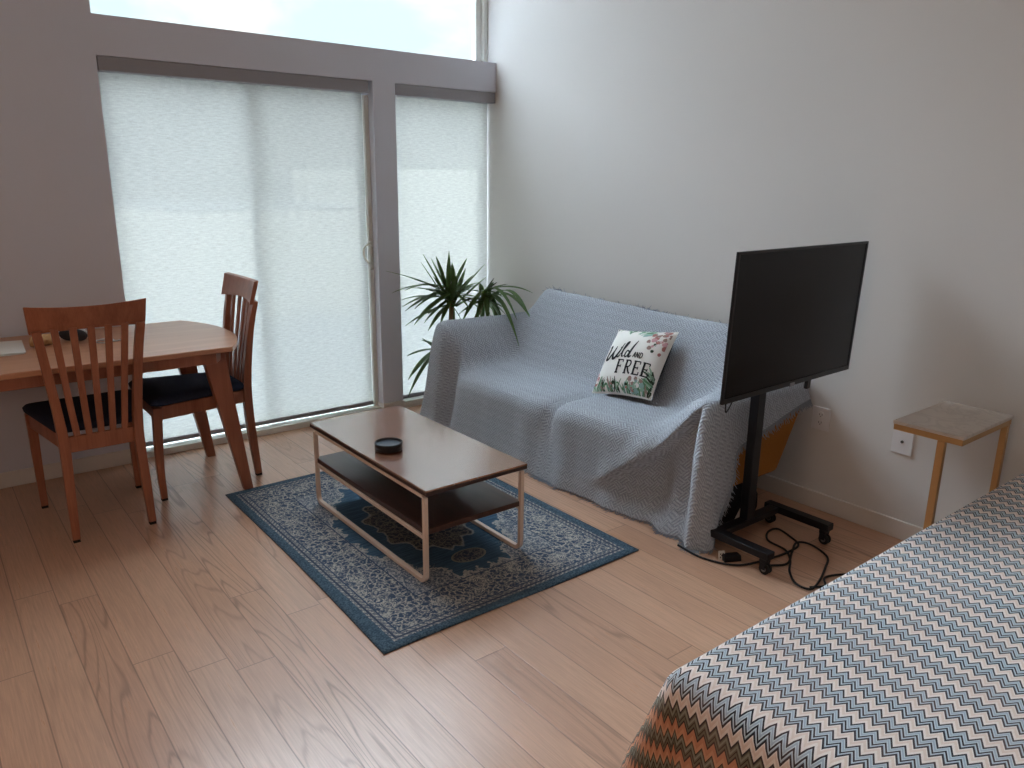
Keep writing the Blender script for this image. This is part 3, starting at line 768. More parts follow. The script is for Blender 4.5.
for i in range(NU_+1):
    vv = 0
    for j in range(NV_+1):
        p = PTS[i][j]
        if j: vv += (PTS[i][j]-PTS[i][j-1]).length
        UVS[i, j] = vv
# cloth length coordinate along u (use the mid column)
ulen = [0]
for i in range(1, NU_+1):
    ulen.append(ulen[-1]+sum((PTS[i][j]-PTS[i-1][j]).length for j in (20, 70, 100))/3)
mid = [UVS[i, 70] for i in range(NU_+1)]
for i in range(NU_+1):
    for j in range(NV_+1):
        p = PTS[i][j]; w = wr(ulen[i], UVS[i, j])
        if j > NV_*.62:                                   # hanging front: long soft folds
            k = (j-NV_*.62)/(NV_*.38)
            p.x += k*(.007*math.sin(p.y*19+1)+.005*math.sin(p.y*37))
        else: p.z += .004*w
        p.x += swag(p)
        if p.z < .005: p.z = .005
mb = MB()
for i in range(NU_+1):
    for j in range(NV_+1):
        mb.v.append(tuple(PTS[i][j])); mb.uv.append((ulen[i], UVS[i, j]-mid[i]))
for i in range(NU_):
    for j in range(NV_):
        a = i*(NV_+1)+j; mb.f.append((a, a+1, a+NV_+2, a+NV_+1)); mb.m.append(0)
th = thing('throw_blanket', 'grey woven fringed throw draped over the whole sofa', 'throw blanket', (2.9, 3.08, 0))
mb.build('woven_cloth', M['throw'], th, smooth=True, solid=.004)
fr = MB(); rnd = random.Random(3)
def strand(p, d, L, w=.0022):
    p = Vector(p); d = Vector(d).normalized()
    q = [p, p+d*L*.5+Vector((rnd.uniform(-.004, .004), rnd.uniform(-.004, .004), -.002)), p+d*L+Vector((rnd.uniform(-.012, .012), rnd.uniform(-.012, .012), -.003))]
    for k in q: k.z = max(k.z, .003)
    fr.tube(q, [w, w*.9, w*.5], 4)
for i in range(NU_+1):
    for rep in range(2):
        if i == NU_: break
        f = rep/2
        a = PTS[i][NV_].lerp(PTS[i+1][NV_], f)
        if 40 < i: strand(a, (-.7+rnd.uniform(-.3, .3), rnd.uniform(-.5, .5)-(0.6 if i > 190 else 0), -.15), rnd.uniform(.012, .026))
        b = PTS[i][0].lerp(PTS[i+1][0], f)
        if 44 < i < 195:                                  # frayed edge rolled along the back ridge
            strand(b+Vector((-.03, 0, .022)), (rnd.uniform(-.5, .3), rnd.uniform(-.9, .9), rnd.uniform(-.1, .6)), rnd.uniform(.02, .04))
for j in range(0, NV_):
    for rep in range(3):
        a = PTS[NU_][j].lerp(PTS[NU_][j+1], rep/3)
        strand(a, (rnd.uniform(-.2, .35), rnd.uniform(-.5, .1), -1), rnd.uniform(.02, .04))
fo = fr.build('fringe', M['fringe'], th); fo['kind'] = 'stuff'
# rolled selvedge along the ridge
rp = [PTS[i][4] + Vector((.0, 0, .006+.004*math.sin(i*.9)+.003*math.sin(i*2.3))) for i in range(46, 196)]
MB().tube(rp, [.012+.003*math.sin(i*1.7) for i in range(len(rp))], 8).build('rolled_edge', M['fringe'], th, smooth=True)

# ------------------------------------------------------------------ scatter cushion with print
PC = Vector((3.055, 2.797, .632))
eu = Vector((.071, -.991, .117)).normalized(); ev = Vector((.609, .135, .782)).normalized()
en = eu.cross(ev).normalized()
if en.x > 0: en = -en
HP = .205
def pil(u, v, side=1, lift=0):
    k = max(0, (1-u*u))*max(0, (1-v*v))
    h = .085*k**.5
    pin = 1-.055*(1-abs(u)**2)*(abs(v)**3); pin2 = 1-.055*(1-abs(v)**2)*(abs(u)**3)
    return PC+eu*(u*HP*pin2)+ev*(v*HP*pin)+en*(side*h+lift)
cu = thing('scatter_cushion', 'square printed cushion reading Wild and Free, propped on the grey throw', 'cushion', tuple(PC))
mb = MB(); mb.grid(lambda a, b: pil(2*a-1, 2*b-1, -1), 28, 28); mb.build('back_cover', M['pillow_back'], cu, smooth=True)
mb = MB().tube([pil(*p) for p in [(-1+2*i/20, -1) for i in range(20)]+[(1, -1+2*i/20) for i in range(20)]+[(1-2*i/20, 1) for i in range(20)]+[(-1, 1-2*i/20) for i in range(20)]], .0035, 6, closed=True)
mb.build('piped_edge', M['pillow'], cu, smooth=True)
def stroke(mb, pts, w, mi=0, lift=.0022, taper=None, n=5):
    if lift > .002: pts = [(p[0]+.045, p[1]-.13) for p in pts]
    pp = bez([(p[0], p[1], 0) for p in pts], n) if len(pts) > 2 else [Vector((p[0], p[1], 0)).lerp(Vector((pts[1][0], pts[1][1], 0)), 0) for p in pts]
    if len(pts) == 2:
        a, b = pp; pp = [a.lerp(b, i/4) for i in range(5)]
    base = len(mb.v); N = len(pp)
    for i, p in enumerate(pp):
        t = (pp[min(i+1, N-1)]-pp[max(i-1, 0)]).normalized(); nn = Vector((-t.y, t.x, 0))
        ww = w*(taper(i/(N-1)) if taper else 1)*(1.3 if lift > .002 else 1)
        for sgn in (-1, 1):
            q = p+nn*ww*sgn; q.x = max(-.99, min(.99, q.x)); q.y = max(-.99, min(.99, q.y)); mb.v.append(tuple(pil(q.x, q.y, 1, lift)))
    for i in range(N-1):
        a = base+2*i; mb.f.append((a, a+1, a+3, a+2)); mb.m.append(mi)
L = MB()
thick = lambda t: .45+.9*math.sin(PI*t)
# "Wild" in brush script
stroke(L, [(-.80, .36), (-.74, .44), (-.72, .30), (-.76, .05), (-.66, .02), (-.52, .28), (-.50, .42)], .024, taper=thick)
stroke(L, [(-.50, .42), (-.53, .22), (-.50, .06), (-.42, .05), (-.32, .25), (-.27, .52)], .024, taper=thick)
stroke(L, [(-.33, .26), (-.36, .12), (-.31, .08), (-.26, .14)], .018); stroke(L, [(-.33, .36), (-.315, .39)], .016)
stroke(L, [(-.26, .14), (-.16, .40), (-.13, .56), (-.18, .50), (-.21, .24), (-.17, .10), (-.11, .13)], .018, taper=thick)
stroke(L, [(.02, .25), (-.05, .28), (-.09, .18), (-.06, .09), (.0, .13), (.03, .25)], .017)
stroke(L, [(.13, .62), (.07, .38), (.03, .16), (.07, .10), (.12, .15)], .022, taper=thick)
# "AND"
for pts in ([(.18, .10), (.215, .26)], [(.215, .26), (.25, .10)], [(.195, .16), (.24, .16)], [(.28, .10), (.28, .26)], [(.28, .26), (.34, .10)], [(.34, .10), (.34, .26)], [(.38, .10), (.38, .26)]):
    stroke(L, pts, .010)
stroke(L, [(.38, .26), (.43, .24), (.45, .18), (.43, .12), (.38, .10)], .010)
# "FREE" with slab serifs
def vline(x, y0, y1, w=.022): stroke(L, [(x, y0), (x, y1)], w)
def hline(x0, x1, y, w=.013): stroke(L, [(x0, y), (x1, y)], w, lift=.0026)
y0, y1 = -.36, .0
def letE(x, full=True):
    vline(x, y0, y1); hline(x-.045, x+.15, y1); hline(x, x+.11, (y0+y1)/2)
    if full: hline(x-.045, x+.16, y0); vline(x+.155, y0, y0+.08, .011)
    else: hline(x-.05, x+.05, y0)
    vline(x+.145, y1-.07, y1, .011); vline(x+.105, (y0+y1)/2-.04, (y0+y1)/2+.04, .009)
letE(-.20, False)
vline(.08, y0, y1); hline(.035, .12, y0); hline(.035, .10, y1)
stroke(L, [(.08, y1), (.18, y1-.01), (.21, y1-.09), (.17, y1-.17), (.08, y1-.18)], .015)
stroke(L, [(.13, y1-.18), (.19, y0+.05), (.24, y0)], .018)
letE(.34); letE(.60)
L.build('lettering', M['ink'], cu)
PR = MB(); PR.grid(lambda a, b: pil(2*a-1, 2*b-1, 1), 28, 28); NF = len(PR.m); rnd = random.Random(11)
def blade(x, y, ang, ln, w, mi):
    dx, dy = math.cos(ang), math.sin(ang); bend = rnd.uniform(-.25, .25)
    pts = [(x, y), (x+dx*ln*.5-dy*bend*ln*.3, y+dy*ln*.5+dx*bend*ln*.3), (x+dx*ln-dy*bend*ln*.7, y+dy*ln+dx*bend*ln*.7)]
    pts = [(max(-.98, min(.98, a)), max(-.985, min(.985, b))) for a, b in pts]
    stroke(PR, pts, w, mi, .0012+rnd.random()*.0007, taper=lambda t: .25+1.0*math.sin(PI*min(1, t*.85+.1)), n=4)
def blob(x, y, r, mi, k=9):
    c = len(PR.v); l = .0017+rnd.random()*.0006
    cl = lambda q: max(-.96, min(.96, q))
    PR.v.append(tuple(pil(cl(x), cl(y), 1, l)))
    for i in range(k):
        a = 2*PI*i/k; rr = r*(.75+.4*rnd.random())
        PR.v.append(tuple(pil(cl(x+rr*math.cos(a)), cl(y+rr*math.sin(a)), 1, l)))
    for i in range(k): PR.f.append((c, c+1+i, c+1+(i+1) % k)); PR.m.append(mi)
# materials: 0 green 1 pale green 2 pink 3 mauve 4 white 5 teal 6 dark 7 red
for i in range(70):
    blade(rnd.uniform(-.95, .95), -.985, PI/2+rnd.uniform(-.55, .55), rnd.uniform(.15, .42), rnd.uniform(.012, .028), rnd.choice([0, 0, 1, 5, 6, 3, 1]))
for i in range(16): blade(.98, rnd.uniform(-.9, -.45), PI+rnd.uniform(-1.2, -.4), rnd.uniform(.2, .45), .022, rnd.choice([0, 6, 1]))
for i in range(16): blade(rnd.uniform(-.75, .5), .985, -PI/2+rnd.uniform(-1.1, .6), rnd.uniform(.1, .32), rnd.uniform(.014, .03), rnd.choice([1, 1, 5, 0, 4]))
for i in range(10): blade(rnd.uniform(.35, .6), rnd.uniform(.75, .93), PI+rnd.uniform(-.1, .7), rnd.uniform(.25, .5), .022, rnd.choice([0, 1, 5]))
for i in range(42): blob(rnd.gauss(.76, .12), rnd.gauss(.66, .2), rnd.uniform(.035, .085), rnd.choice([2, 3, 3, 7, 4, 6]))
for i in range(16): blob(rnd.gauss(.55, .12), rnd.gauss(-.74, .1), rnd.uniform(.04, .08), rnd.choice([5, 4, 1, 3]))
for i in range(12): blob(rnd.gauss(-.86, .05), rnd.gauss(-.72, .1), rnd.uniform(.04, .08), rnd.choice([2, 2, 4, 7]))
for i in range(18): blob(rnd.uniform(-.7, .8), rnd.uniform(-.93, -.75), rnd.uniform(.025, .05), rnd.choice([2, 6, 3, 7, 5, 0]))
PR.m = PR.m[:NF]+[k+1 for k in PR.m[NF:]]
PR.build('front_cover', [M[k] for k in ('pillow', 'pgreen', 'pgreen2', 'ppink', 'pmauve', 'pwhite', 'pteal', 'pdark', 'pred')], cu, smooth=True)

# ------------------------------------------------------------------ plant behind the sofa
PL = (2.93, 4.42, 0)
pt = thing('potted_plant', 'green spiky leaved potted plant in the corner behind the sofa arm', 'potted plant', PL)
MB().lathe([(.075, 0), (.085, .006), (.108, .17), (.112, .185), (.108, .19), (.1, .185), (.095, .165), (0, .165)], (2.93, 4.43, .0), 32).build('plant_pot', M['pot'], pt, smooth=True)
MB().lathe([(.094, 0), (.08, .006), (0, .008)], (2.93, 4.43, .1652), 20).build('soil', M['soil'], pt, smooth=True)
R1, R2, R3 = Vector((2.96, 4.44, .80)), Vector((3.20, 4.38, .80)), Vector((2.80, 4.44, .44))
MB().tube(bez([(2.93, 4.43, .168), (2.94, 4.44, .5), R1], 6), .016, 8).build('cane', M['stem'], pt, smooth=True)
MB().tube(bez([(2.97, 4.43, .168), (3.06, 4.41, .45), R2], 6), .014, 8).build('cane', M['stem'], pt, smooth=True)
MB().tube(bez([(2.90, 4.43, .168), (2.85, 4.44, .3), R3], 6), .012, 8).build('cane', M['stem'], pt, smooth=True)
def leaf(base, tip, w, droop, mat):
    base, tip = Vector(base), Vector(tip); d = tip-base; Lh = d.length
    midp = base.lerp(tip, .5)+Vector((0, 0, droop*Lh))
    side = d.cross(Vector((0, 0, 1)))
    if side.length < .02: side = Vector((1, 0, 0))
    side.normalize()
    nrm = side.cross(d).normalized()
    rings = MB(); N = 12
    def f(a, b):
        t = a
        p = base*(1-t)**2+midp*2*t*(1-t)+tip*t*t
        ww = w*(.45+.55*math.sin(PI*min(1, .1+t*.7)))*(1-t**4)+.0006
        s = (b-.5)*2
        return p+side*ww*s+nrm*(-.28*ww*(1-abs(s)))
    rings.grid(f, N, 4); rings.build('leaf', mat, pt, smooth=True, solid=.0012)
def unproj(px, py, Y):   # a tip seen at a place in the photograph, at depth Y in the room
    w = ((px-512)*CR-(py-384)*CU)/767.6+CD; k = Y/w.y
    return Vector((0, 0, 1.6))+w*k
yaw, pitch, roll = (math.radians(a) for a in (38.25, 14.97, .643))
CD = Vector((math.sin(yaw)*math.cos(pitch), math.cos(yaw)*math.cos(pitch), -math.sin(pitch)))
r_ = Vector((math.cos(yaw), -math.sin(yaw), 0)); u_ = r_.cross(CD)
CR = r_*math.cos(roll)+u_*math.sin(roll); CU = u_*math.cos(roll)-r_*math.sin(roll)
T1 = [(386, 271, 4.36), (392, 293, 4.4), (402, 307, 4.3), (405, 326, 4.28), (421, 262, 4.52), (423, 254, 4.46), (431, 258, 4.53), (436, 256, 4.44), (449, 251, 4.42), (452, 262, 4.55),
      (467, 258, 4.45), (485, 264, 4.36), (401, 300, 4.46), (414, 325, 4.25), (428, 331, 4.25), (476, 285, 4.58), (424, 323, 4.4), (440, 325, 4.35), (408, 288, 4.52), (470, 310, 4.3), (404, 291, 4.3), (456, 276, 4.36), (426, 290, 4.3), (433, 276, 4.38), (478, 297, 4.35)]
T2 = [(508, 284, 4.38), (533, 293, 4.08), (536, 327, 3.82), (519, 346, 3.80), (517, 320, 3.84), (528, 312, 3.80), (476, 322, 4.28), (462, 322, 4.32), (480, 283, 4.5), (491, 283, 4.46), (503, 297, 4.4), (510, 314, 4.24), (470, 300, 4.45), (458, 315, 4.4), (488, 322, 4.22), (522, 299, 4.1)]
T3 = [(407, 356, 4.34), (408, 380, 4.38), (408, 397, 4.42), (422, 338, 4.42), (421, 340, 4.32), (416, 377, 4.5), (430, 350, 4.5)]
rnd = random.Random(21)
for T_, (cx_, cy_), lim_, n_ in ((T1, (450, 297), (54, 36), 26), (T2, (494, 303), (34, 26), 16)):
    for k in range(n_):
        a = rnd.uniform(0, 2*PI); q = rnd.uniform(.55, .98)
        T_.append((cx_+math.cos(a)*lim_[0]*q, cy_-math.sin(a)*lim_[1]*q+4, rnd.uniform(4.26, 4.56)))
def lim(p): p.x = min(p.x, XW-.02); p.y = min(p.y, YW+.06); return p
for k, (R_, T_) in enumerate(((R1, T1), (R2, T2), (R3, T3))):
    for i, (a, b, Y) in enumerate(T_):
        tip = lim(unproj(a, b, Y))
        up = tip.z > R_.z+.1; front = Y < 4.05
        base = R_+Vector((rnd.uniform(-.035, .035), rnd.uniform(-.03, .03), rnd.uniform(-.07, .07))) if k < 2 else R_+Vector((rnd.uniform(-.012, .012), 0, rnd.uniform(-.03, .05)))
        leaf(base, tip, rnd.uniform(.016, .024), rnd.uniform(.02, .08) if up else (.42 if front else rnd.uniform(.08, .22)), M['leaf'])
for a, b, Y in ((494, 278, 4.37), (497, 282, 4.4), (490, 285, 4.42)):
    leaf(R2+Vector((0, 0, .03)), lim(unproj(a, b, Y)), .011, .02, M['leaf_dry'])

# ------------------------------------------------------------------ television on its stand
TC = Vector((2.856, 1.716, 1.062))
tv = thing('television', 'flat black television screen facing the bed on a wheeled stand', 'television', (2.872, 1.75, .76))
TW, TH = .480, .2905
tl = math.radians(1.81)
yw = math.radians(1.31)
tx = Vector((math.cos(yw), math.sin(yw), 0)); ty = Vector((-math.sin(yw)*math.cos(tl), math.cos(yw)*math.cos(tl), math.sin(tl))); tz = tx.cross(ty)
def tb(mb, a0, a1, d0, d1, h0, h1, mi=0):
    q = lambda a, d, h: TC+tx*a+ty*d+tz*h
    mb.quadbox([q(a0, d0, h0), q(a1, d0, h0), q(a1, d1, h0), q(a0, d1, h0)], [q(a0, d0, h1), q(a1, d0, h1), q(a1, d1, h1), q(a0, d1, h1)], mi); return mb
mb = MB(); tb(mb, -TW, TW, .0, .012, TH-.010, TH); tb(mb, -TW, TW, 0, .012, -TH, -TH+.020)
tb(mb, -TW, -TW+.010, 0, .012, -TH+.02, TH-.01); tb(mb, TW-.010, TW, 0, .012, -TH+.02, TH-.01)
mb.build('bezel', M['black'], tv)
tb(MB(), -TW+.010, TW-.010, .003, .012, -TH+.02, TH-.01).build('screen', M['tvscreen'], tv)
tb(tb(MB(), -TW+.05, TW-.05, .0122, .034, -TH+.03, TH-.05), -.30, .30, .034, .058, -TH+.05, .1).build('back_shell', M['black'], tv, bevel=.004)
tb(MB(), -.010, .024, -.002, .004, -TH-.004, -TH+.012).build('badge', M['chrome'], tv, bevel=.0015)
MB().tube(bez([(2.56, 1.79, .80), (2.545, 1.79, .74), (2.51, 1.79, .70), (2.505, 1.79, .74), (2.51, 1.785, .79)], 8), .003, 6).build('loose_cable', M['rubber'], tv, smooth=True)
st = thing('television_stand', 'black steel rolling floor stand holding the television', 'stand', (2.88, 1.8, 0))
MB().box(2.850, 2.905, 1.868, 1.912, .071, 1.24).build('pole', M['blackm'], st, bevel=.004)
MB().box(2.685, 3.095, 1.865, 1.915, .072, .102).build('crossbar', M['blackm'], st, bevel=.003)
for x in (2.66, 3.12):
    ye = 1.975 if x < 2.9 else 1.945
    MB().box(x-.025, x+.025, 1.612, ye, .070, .104).build('base_arm', M['blackm'], st, bevel=.004)
    for y in (1.640, ye-.020):
        c = MB().box(x-.019, x+.019, y-.016, y+.016, .052, .0695)
        c.box(x-.019, x-.015, y-.014, y+.014, .022, .052); c.box(x+.015, x+.019, y-.014, y+.014, .022, .052)
        cs = c.build('caster', M['blackm'], st, bevel=.002)
        for dx in (-.0085, .0085):
            w = MB().lathe([(.018, -.0055), (.024, -.004), (.024, .004), (.018, .0055)], (x+dx, y-.006, .024), 24, axis='x').build('wheel', M['rubber'], cs, smooth=True)
        MB().lathe([(.011, -.0165), (.011, .0165)], (x, y-.006, .024), 16, axis='x').build('hub', M['chrome'], cs)
MB().box(2.78, 2.975, 1.845, 1.868, .96, 1.16).build('mount_plate', M['blackm'], st, bevel=.003)
for x in (2.70, 3.03):
    MB().box(x-.016, x+.016, 1.822, 1.845, .87, 1.26).build('mount_arm', M['blackm'], st, bevel=.003)
MB().box(2.70, 3.03, 1.845, 1.860, 1.04, 1.08).build('mount_bar', M['blackm'], st, bevel=.003)
ad = tb(MB(), .240, .270, .058, .075, -.362, -.24).build('media_stick', M['black'], origin=(3.11, 1.81, .75), bevel=.004)
tag(ad, 'small dark plug in stick hanging below the back of the television', 'media stick')

# cables and plug on the floor
pk = thing('power_adapter', 'black power adapter with white label and looped cord on the floor by the stand', 'power adapter', (2.63, 1.80, 0))
MB().quadbox([(2.600, 1.795, .0), (2.672, 1.758, .0), (2.690, 1.795, .0), (2.618, 1.832, .0)], [(2.602, 1.797, .028), (2.670, 1.762, .028), (2.686, 1.795, .028), (2.618, 1.829, .028)]).build('adapter_body', M['black'], pk, bevel=.003)
lb = MB().quadbox([(2.595, 1.822, .004), (2.6205, 1.8085, .004), (2.622, 1.811, .004), (2.5965, 1.8245, .004)], [(2.602, 1.832, .040), (2.6275, 1.8185, .040), (2.629, 1.821, .040), (2.6035, 1.8345, .040)])
lb.build('label_tag', M['white_p'], pk)
lm = MB()
for (a, h) in ((.25, .3), (.6, .35), (.3, .65), (.7, .7), (.5, .5)):
    bx, by, bz = 2.595+.0255*a+.007*h, 1.822-.0135*a+.010*h, .004+.036*h
    lm.box(bx-.003, bx+.003, by-.0022, by-.0006, bz-.003, bz+.003)
lm.build('label_marks', M['slot'], pk)
cb = MB()
cb.tube(bez([(2.56, 2.02, .006), (2.548, 1.90, .006), (2.575, 1.80, .006), (2.63, 1.735, .006), (2.72, 1.705, .006), (2.80, 1.69, .006), (2.90, 1.68, .006), (3.00, 1.69, .006), (3.04, 1.76, .010), (3.06, 1.84, .012), (3.0, 1.85, .008), (2.93, 1.80, .006), (2.91, 1.70, .006), (2.84, 1.63, .008), (2.75, 1.575, .006), (2.68, 1.50, .006), (2.69, 1.44, .006), (2.78, 1.455, .008), (2.90, 1.50, .006), (3.0, 1.55, .007), (3.05, 1.66, .006), (3.0, 1.70, .014), (2.90, 1.66, .014), (2.80, 1.62, .007), (2.72, 1.66, .007)], 10), .0048, 8)
cb.tube(bez([(2.70, 1.45, .006), (2.76, 1.42, .006), (2.82, 1.455, .006), (2.90, 1.43, .006), (2.98, 1.36, .006)], 8), .0045, 8)
cb.build('cord', M['rubber'], pk, smooth=True)

# ------------------------------------------------------------------ outlets
def outlet(y, z, label, kind):
    o = thing('wall_outlet', label, 'wall outlet', (XW, y, z))
    MB().box(XW-.007, XW-.0005, y-.047, y+.047, z-.058, z+.058).build('cover_plate', M['white_plate'], o, bevel=.003)
    if kind:
        for dz in (-.02, .02):
            MB().lathe([(.0165, 0), (.0165, -.0015), (.0155, -.002)], (XW-.007, y, z+dz), 20, axis='x').build('receptacle', M['white_plate'], o, smooth=False)
            m = MB()
            for dy in (-.0065, .0065): m.box(XW-.0098, XW-.0089, y+dy-.0012, y+dy+.0012, z+dz-.003, z+dz+.006)
            m.lathe([(.0024, 0), (.0024, .0008)], (XW-.0098, y, z+dz-.008), 10, axis='x')
            m.build('slots', M['slot'], o)
    else:
        MB().lathe([(.007, 0), (.0065, -.004), (.004, -.0045)], (XW-.007, y, z), 16, axis='x').build('cable_jack', M['slot'], o)
outlet(1.904, .47, 'white double socket wall plate below the right side of the television', True)
outlet(1.500, .462, 'white wall plate with single cable jack beside the small side table', False)

# ------------------------------------------------------------------ side table
sd = thing('side_table', 'small marble topped side table with gold metal legs beside the bed', 'side table', (3.19, 1.2, 0))
MB().box(2.958, 3.418, 1.070, 1.334, .688, .702).build('tabletop', M['marble'], sd, bevel=.003)
mb = MB(); mb.box(2.962, 2.982, 1.074, 1.330, .664, .6878); mb.box(3.396, 3.414, 1.074, 1.330, .664, .6878); mb.box(2.982, 3.396, 1.074, 1.092, .664, .6878); mb.box(2.982, 3.396, 1.312, 1.330, .664, .6878)
mb.build('top_frame', M['brass'], sd, bevel=.002)
MB().box(2.963, 2.985, 1.135, 1.163, .020, .664).build('leg', M['brass'], sd, bevel=.002)
MB().box(3.388, 3.413, 1.076, 1.100, .020, .664).build('leg', M['brass'], sd, bevel=.002)
MB().box(2.963, 3.413, 1.076, 1.10, .0, .0198).build('base_bar', M['brass'], sd, bevel=.002)
MB().box(2.963, 2.985, 1.1002, 1.33, .0, .0198).build('base_bar', M['brass'], sd, bevel=.002)
MB().box(3.388, 3.413, 1.1002, 1.33, .0, .0198).build('base_bar', M['brass'], sd, bevel=.002)

# ------------------------------------------------------------------ bed and bedspread
BX0, BX1, BY0, BY1, BZ = 1.215, 3.40, -.75, .965, .535
bd = thing('bed', 'low bed with mattress hidden under the zigzag bedspread', 'bed', (2.3, .1, 0))
MB().box(BX0+.05, BX1-.01, BY0+.05, BY1-.05, .10, .25).build('bed_base', M['slate'], bd, bevel=.01)
MB().box(BX0+.035, BX1-.01, BY0+.035, BY1-.035, .252, .49).build('mattress', M['mattress'], bd, bevel=.04, seg=4)
for x in (BX0+.15, BX1-.15):
    for y in (BY0+.15, BY1-.15): MB().lathe([(.022, 0), (.026, .0995)], (x, y, 0), 14).build('leg', M['black'], bd)
for yc in (.45, -.35):
    def pf(a, b, yc=yc):
        th_ = b*2*PI; k = max(.02, (1-abs(2*a-1)**3))**.5
        return (3.24+math.cos(th_)*.15*k, yc+(a-.5)*.62, .535+math.sin(th_)*.042*k)
    MB().grid(pf, 20, 20).build('sleeping_pillow', M['mattress'], bd, smooth=True)
def spread(a, b):
    # a: head (0) -> foot hem (1);  b: near side hem (0) -> window side hem (1)
    Lx = BX1-BX0; drop = .47
    s = a*(Lx+drop); w = BY1-BY0; q = -drop+b*(w+2*drop)
    R = .045
    def fold(t):    # t<0 on top, t>0 over the edge -> (outward, down)
        if t < -R: return t, 0
        arc_ = R*PI/2
        if t < -R+arc_: th_ = (t+R)/R; return -R+R*math.sin(th_), R-R*math.cos(th_)
        return 0.0, R+(t-(-R+arc_))
    ox, dx_ = fold(s-Lx)
    if q < w/2: oy, dy_ = fold(-q); y = BY0-oy; sy = -1
    else: oy, dy_ = fold(q-w); y = BY1+oy; sy = 1
    x = BX0-ox
    z = BZ-min(max(dx_, dy_), BZ-.025)
    ff = lambda d_, q_: d_*(.07+.05*math.sin(q_*13+1)*min(1, d_*4))
    fs = lambda d_, s_: d_*(.10+.05*math.sin(s_*12)*min(1, d_*4))
    if dx_ > 0 and dy_ > 0:      # corner: the surplus hangs as a soft cone
        pa, pb = s-Lx+R, (-q if sy < 0 else q-w)+R
        ph_ = math.atan2(pa, pb); o_, dd = fold(max(pa, pb)-R)
        k = ph_/(PI/2)
        out = (R+o_)+ff(dd, q)*k+fs(dd, s)*(1-k)+dd*.26*math.sin(2*ph_)
        x = BX0+R-math.sin(ph_)*out
        y = (BY1-R if sy > 0 else BY0+R)+sy*math.cos(ph_)*out
        z = BZ-min(dd, BZ-.025)
    else:
        x -= ff(dx_, q); y += sy*fs(dy_, s)
    if dx_ == 0 and dy_ == 0:
        z += .004*math.sin(x*7+q*3)*math.sin(q*6+1)
        # pillows at the head
        for yc in (.45, -.35):
            px_ = (x-3.24)/.22; py_ = (y-yc)/.40
            rr = px_**4+py_**4
            if rr < 1: z += .075*(1-rr)**1.2
    return (x, y, z)
sp = MB()
NA, NB = 140, 170
sp.grid(spread, NA, NB, 0, lambda a, b: (b*(BY1-BY0+.94), a*(BX1-BX0+.47)))
bs = sp.build('bedspread', M['chevron'], origin=(2.3, .1, .5), smooth=True, solid=.006)
# make the cloth normals face out
tag(bs, 'zigzag chevron bedspread in grey, blue and peach over the bed', 'bedspread')

# ------------------------------------------------------------------ camera
cam = bpy.data.cameras.new('camera'); co = bpy.data.objects.new('camera', cam); COL.objects.link(co)
cam.sensor_width = 36; cam.lens = 767.6/1024*36; cam.clip_start = .05
mat = Matrix(((CR.x, CU.x, -CD.x, 0), (CR.y, CU.y, -CD.y, 0), (CR.z, CU.z, -CD.z, 1.6), (0, 0, 0, 1)))
co.matrix_world = mat
scene.camera = co

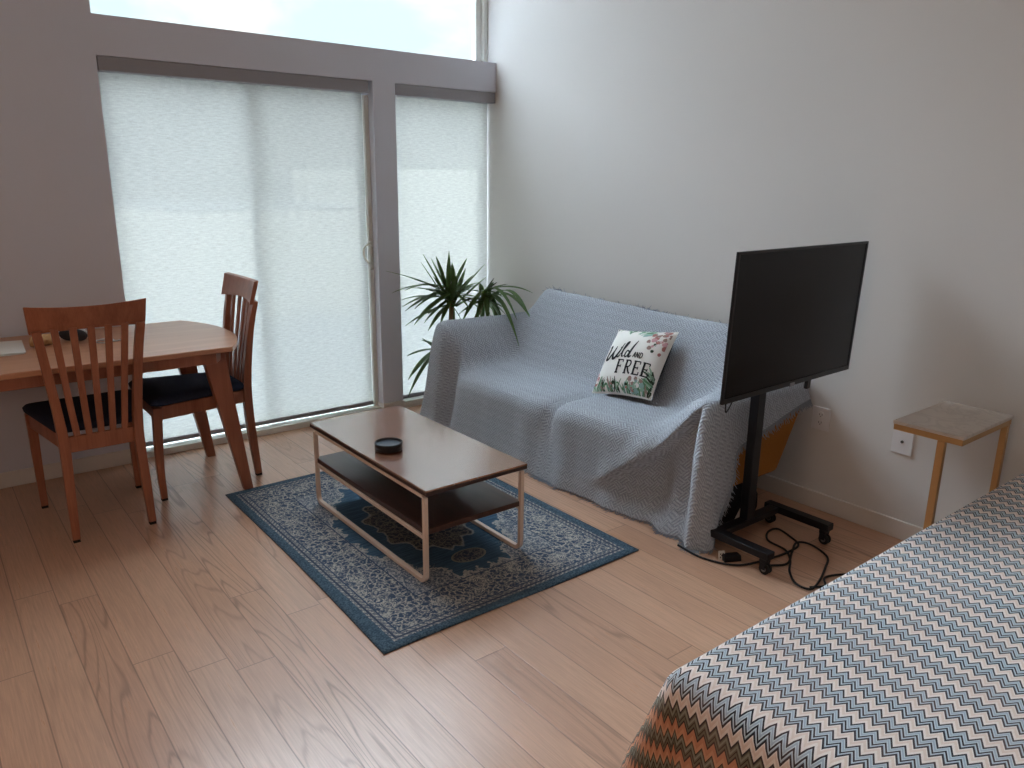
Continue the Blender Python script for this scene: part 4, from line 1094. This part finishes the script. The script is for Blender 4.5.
# ------------------------------------------------------------------ light
SKY, SKY_HIGH, SKY_TOP = .66, 5.2, 34.0
t = NT('sky', True)
scene.world = t.mat
g = t.coord('Generated'); gx, gy, gz = t.xyz(g)
den = t.m('MAXIMUM', gz, .08)
cl = t.noise(t.vec(gx, gy, t.m('MULTIPLY', gz, 2.2)), 5.5, 7, .58, .2)
c = t.mix(t.rng(cl, .42, .62, 0, 1), (.72, .91, 1.0), (1, 1, 1))
c = t.mix(t.step(gz, .26, .46), c, (.74, .87, 1))
c = t.mix(t.rng(gz, -.05, .02, 1, 0), c, (.36, .40, .42))
bg = t.n('ShaderNodeBackground'); t.set(bg.inputs[0], c); t.set(bg.inputs[1], t.m('ADD', t.m('MULTIPLY_ADD', t.step(gz, .22, .42), SKY_HIGH-SKY, SKY), t.m('MULTIPLY', t.step(gz, .42, .85), SKY_TOP-SKY_HIGH)))
wo = t.n('ShaderNodeOutputWorld'); t.t.links.new(bg.outputs[0], wo.inputs[0])
def area(name, loc, sx, sy, rot, power, col=(1, 1, 1), portal=False):
    l = bpy.data.lights.new(name, 'AREA'); l.shape = 'RECTANGLE'; l.size = sx; l.size_y = sy; l.energy = power; l.color = col
    if portal: l.cycles.is_portal = True
    o = bpy.data.objects.new(name, l); COL.objects.link(o); o.location = loc; o.rotation_euler = rot; return o
area('clerestory_portal', ((DL+XW)/2, YW+.3, (HT+HC)/2), XW-DL, HC-HT, (-PI/2, 0, 0), 1, portal=True)
area('door_portal', ((DL+DR)/2, YW+.3, HB/2), DR-DL, HB, (-PI/2, 0, 0), 1, portal=True)
area('sidelight_portal', ((SL+SR)/2, YW+.3, HB/2), SR-SL, HB, (-PI/2, 0, 0), 1, portal=True)
sun = bpy.data.lights.new('sun', 'SUN'); sun.energy = 1.4; sun.angle = .01; sun.color = (1, .95, .86)
so = bpy.data.objects.new('sun', sun); COL.objects.link(so)
sd_ = Vector((.35, .75, -.9)); so.rotation_euler = sd_.to_track_quat('-Z', 'Y').to_euler()
# added fill: unseen warm area light under the ceiling, lifts the dim room
area('ceiling_fill', (-.6, -.2, ZC-.05), 1.6, 1.6, (0, 0, 0), 5, (1, .82, .66))

# warm lamp of the room's other end, to the left of and behind the viewer
pl = bpy.data.lights.new('room_lamp', 'POINT'); pl.energy = 10; pl.color = (1, .66, .44); pl.shadow_soft_size = .25
po_ = bpy.data.objects.new('room_lamp', pl); COL.objects.link(po_); po_.location = (-1.3, 1.1, 1.5)
for o in COL.objects:
    if '_o' in o: del o['_o']
vs = scene.view_settings
vs.view_transform = 'Standard'; vs.look = 'None'; vs.gamma = 1; vs.use_curve_mapping = False
vs.exposure = 1.02
scene.cycles.use_denoising = True
scene.cycles.max_bounces = 12; scene.cycles.diffuse_bounces = 6; scene.cycles.transparent_max_bounces = 16
scene.cycles.sample_clamp_indirect = 8
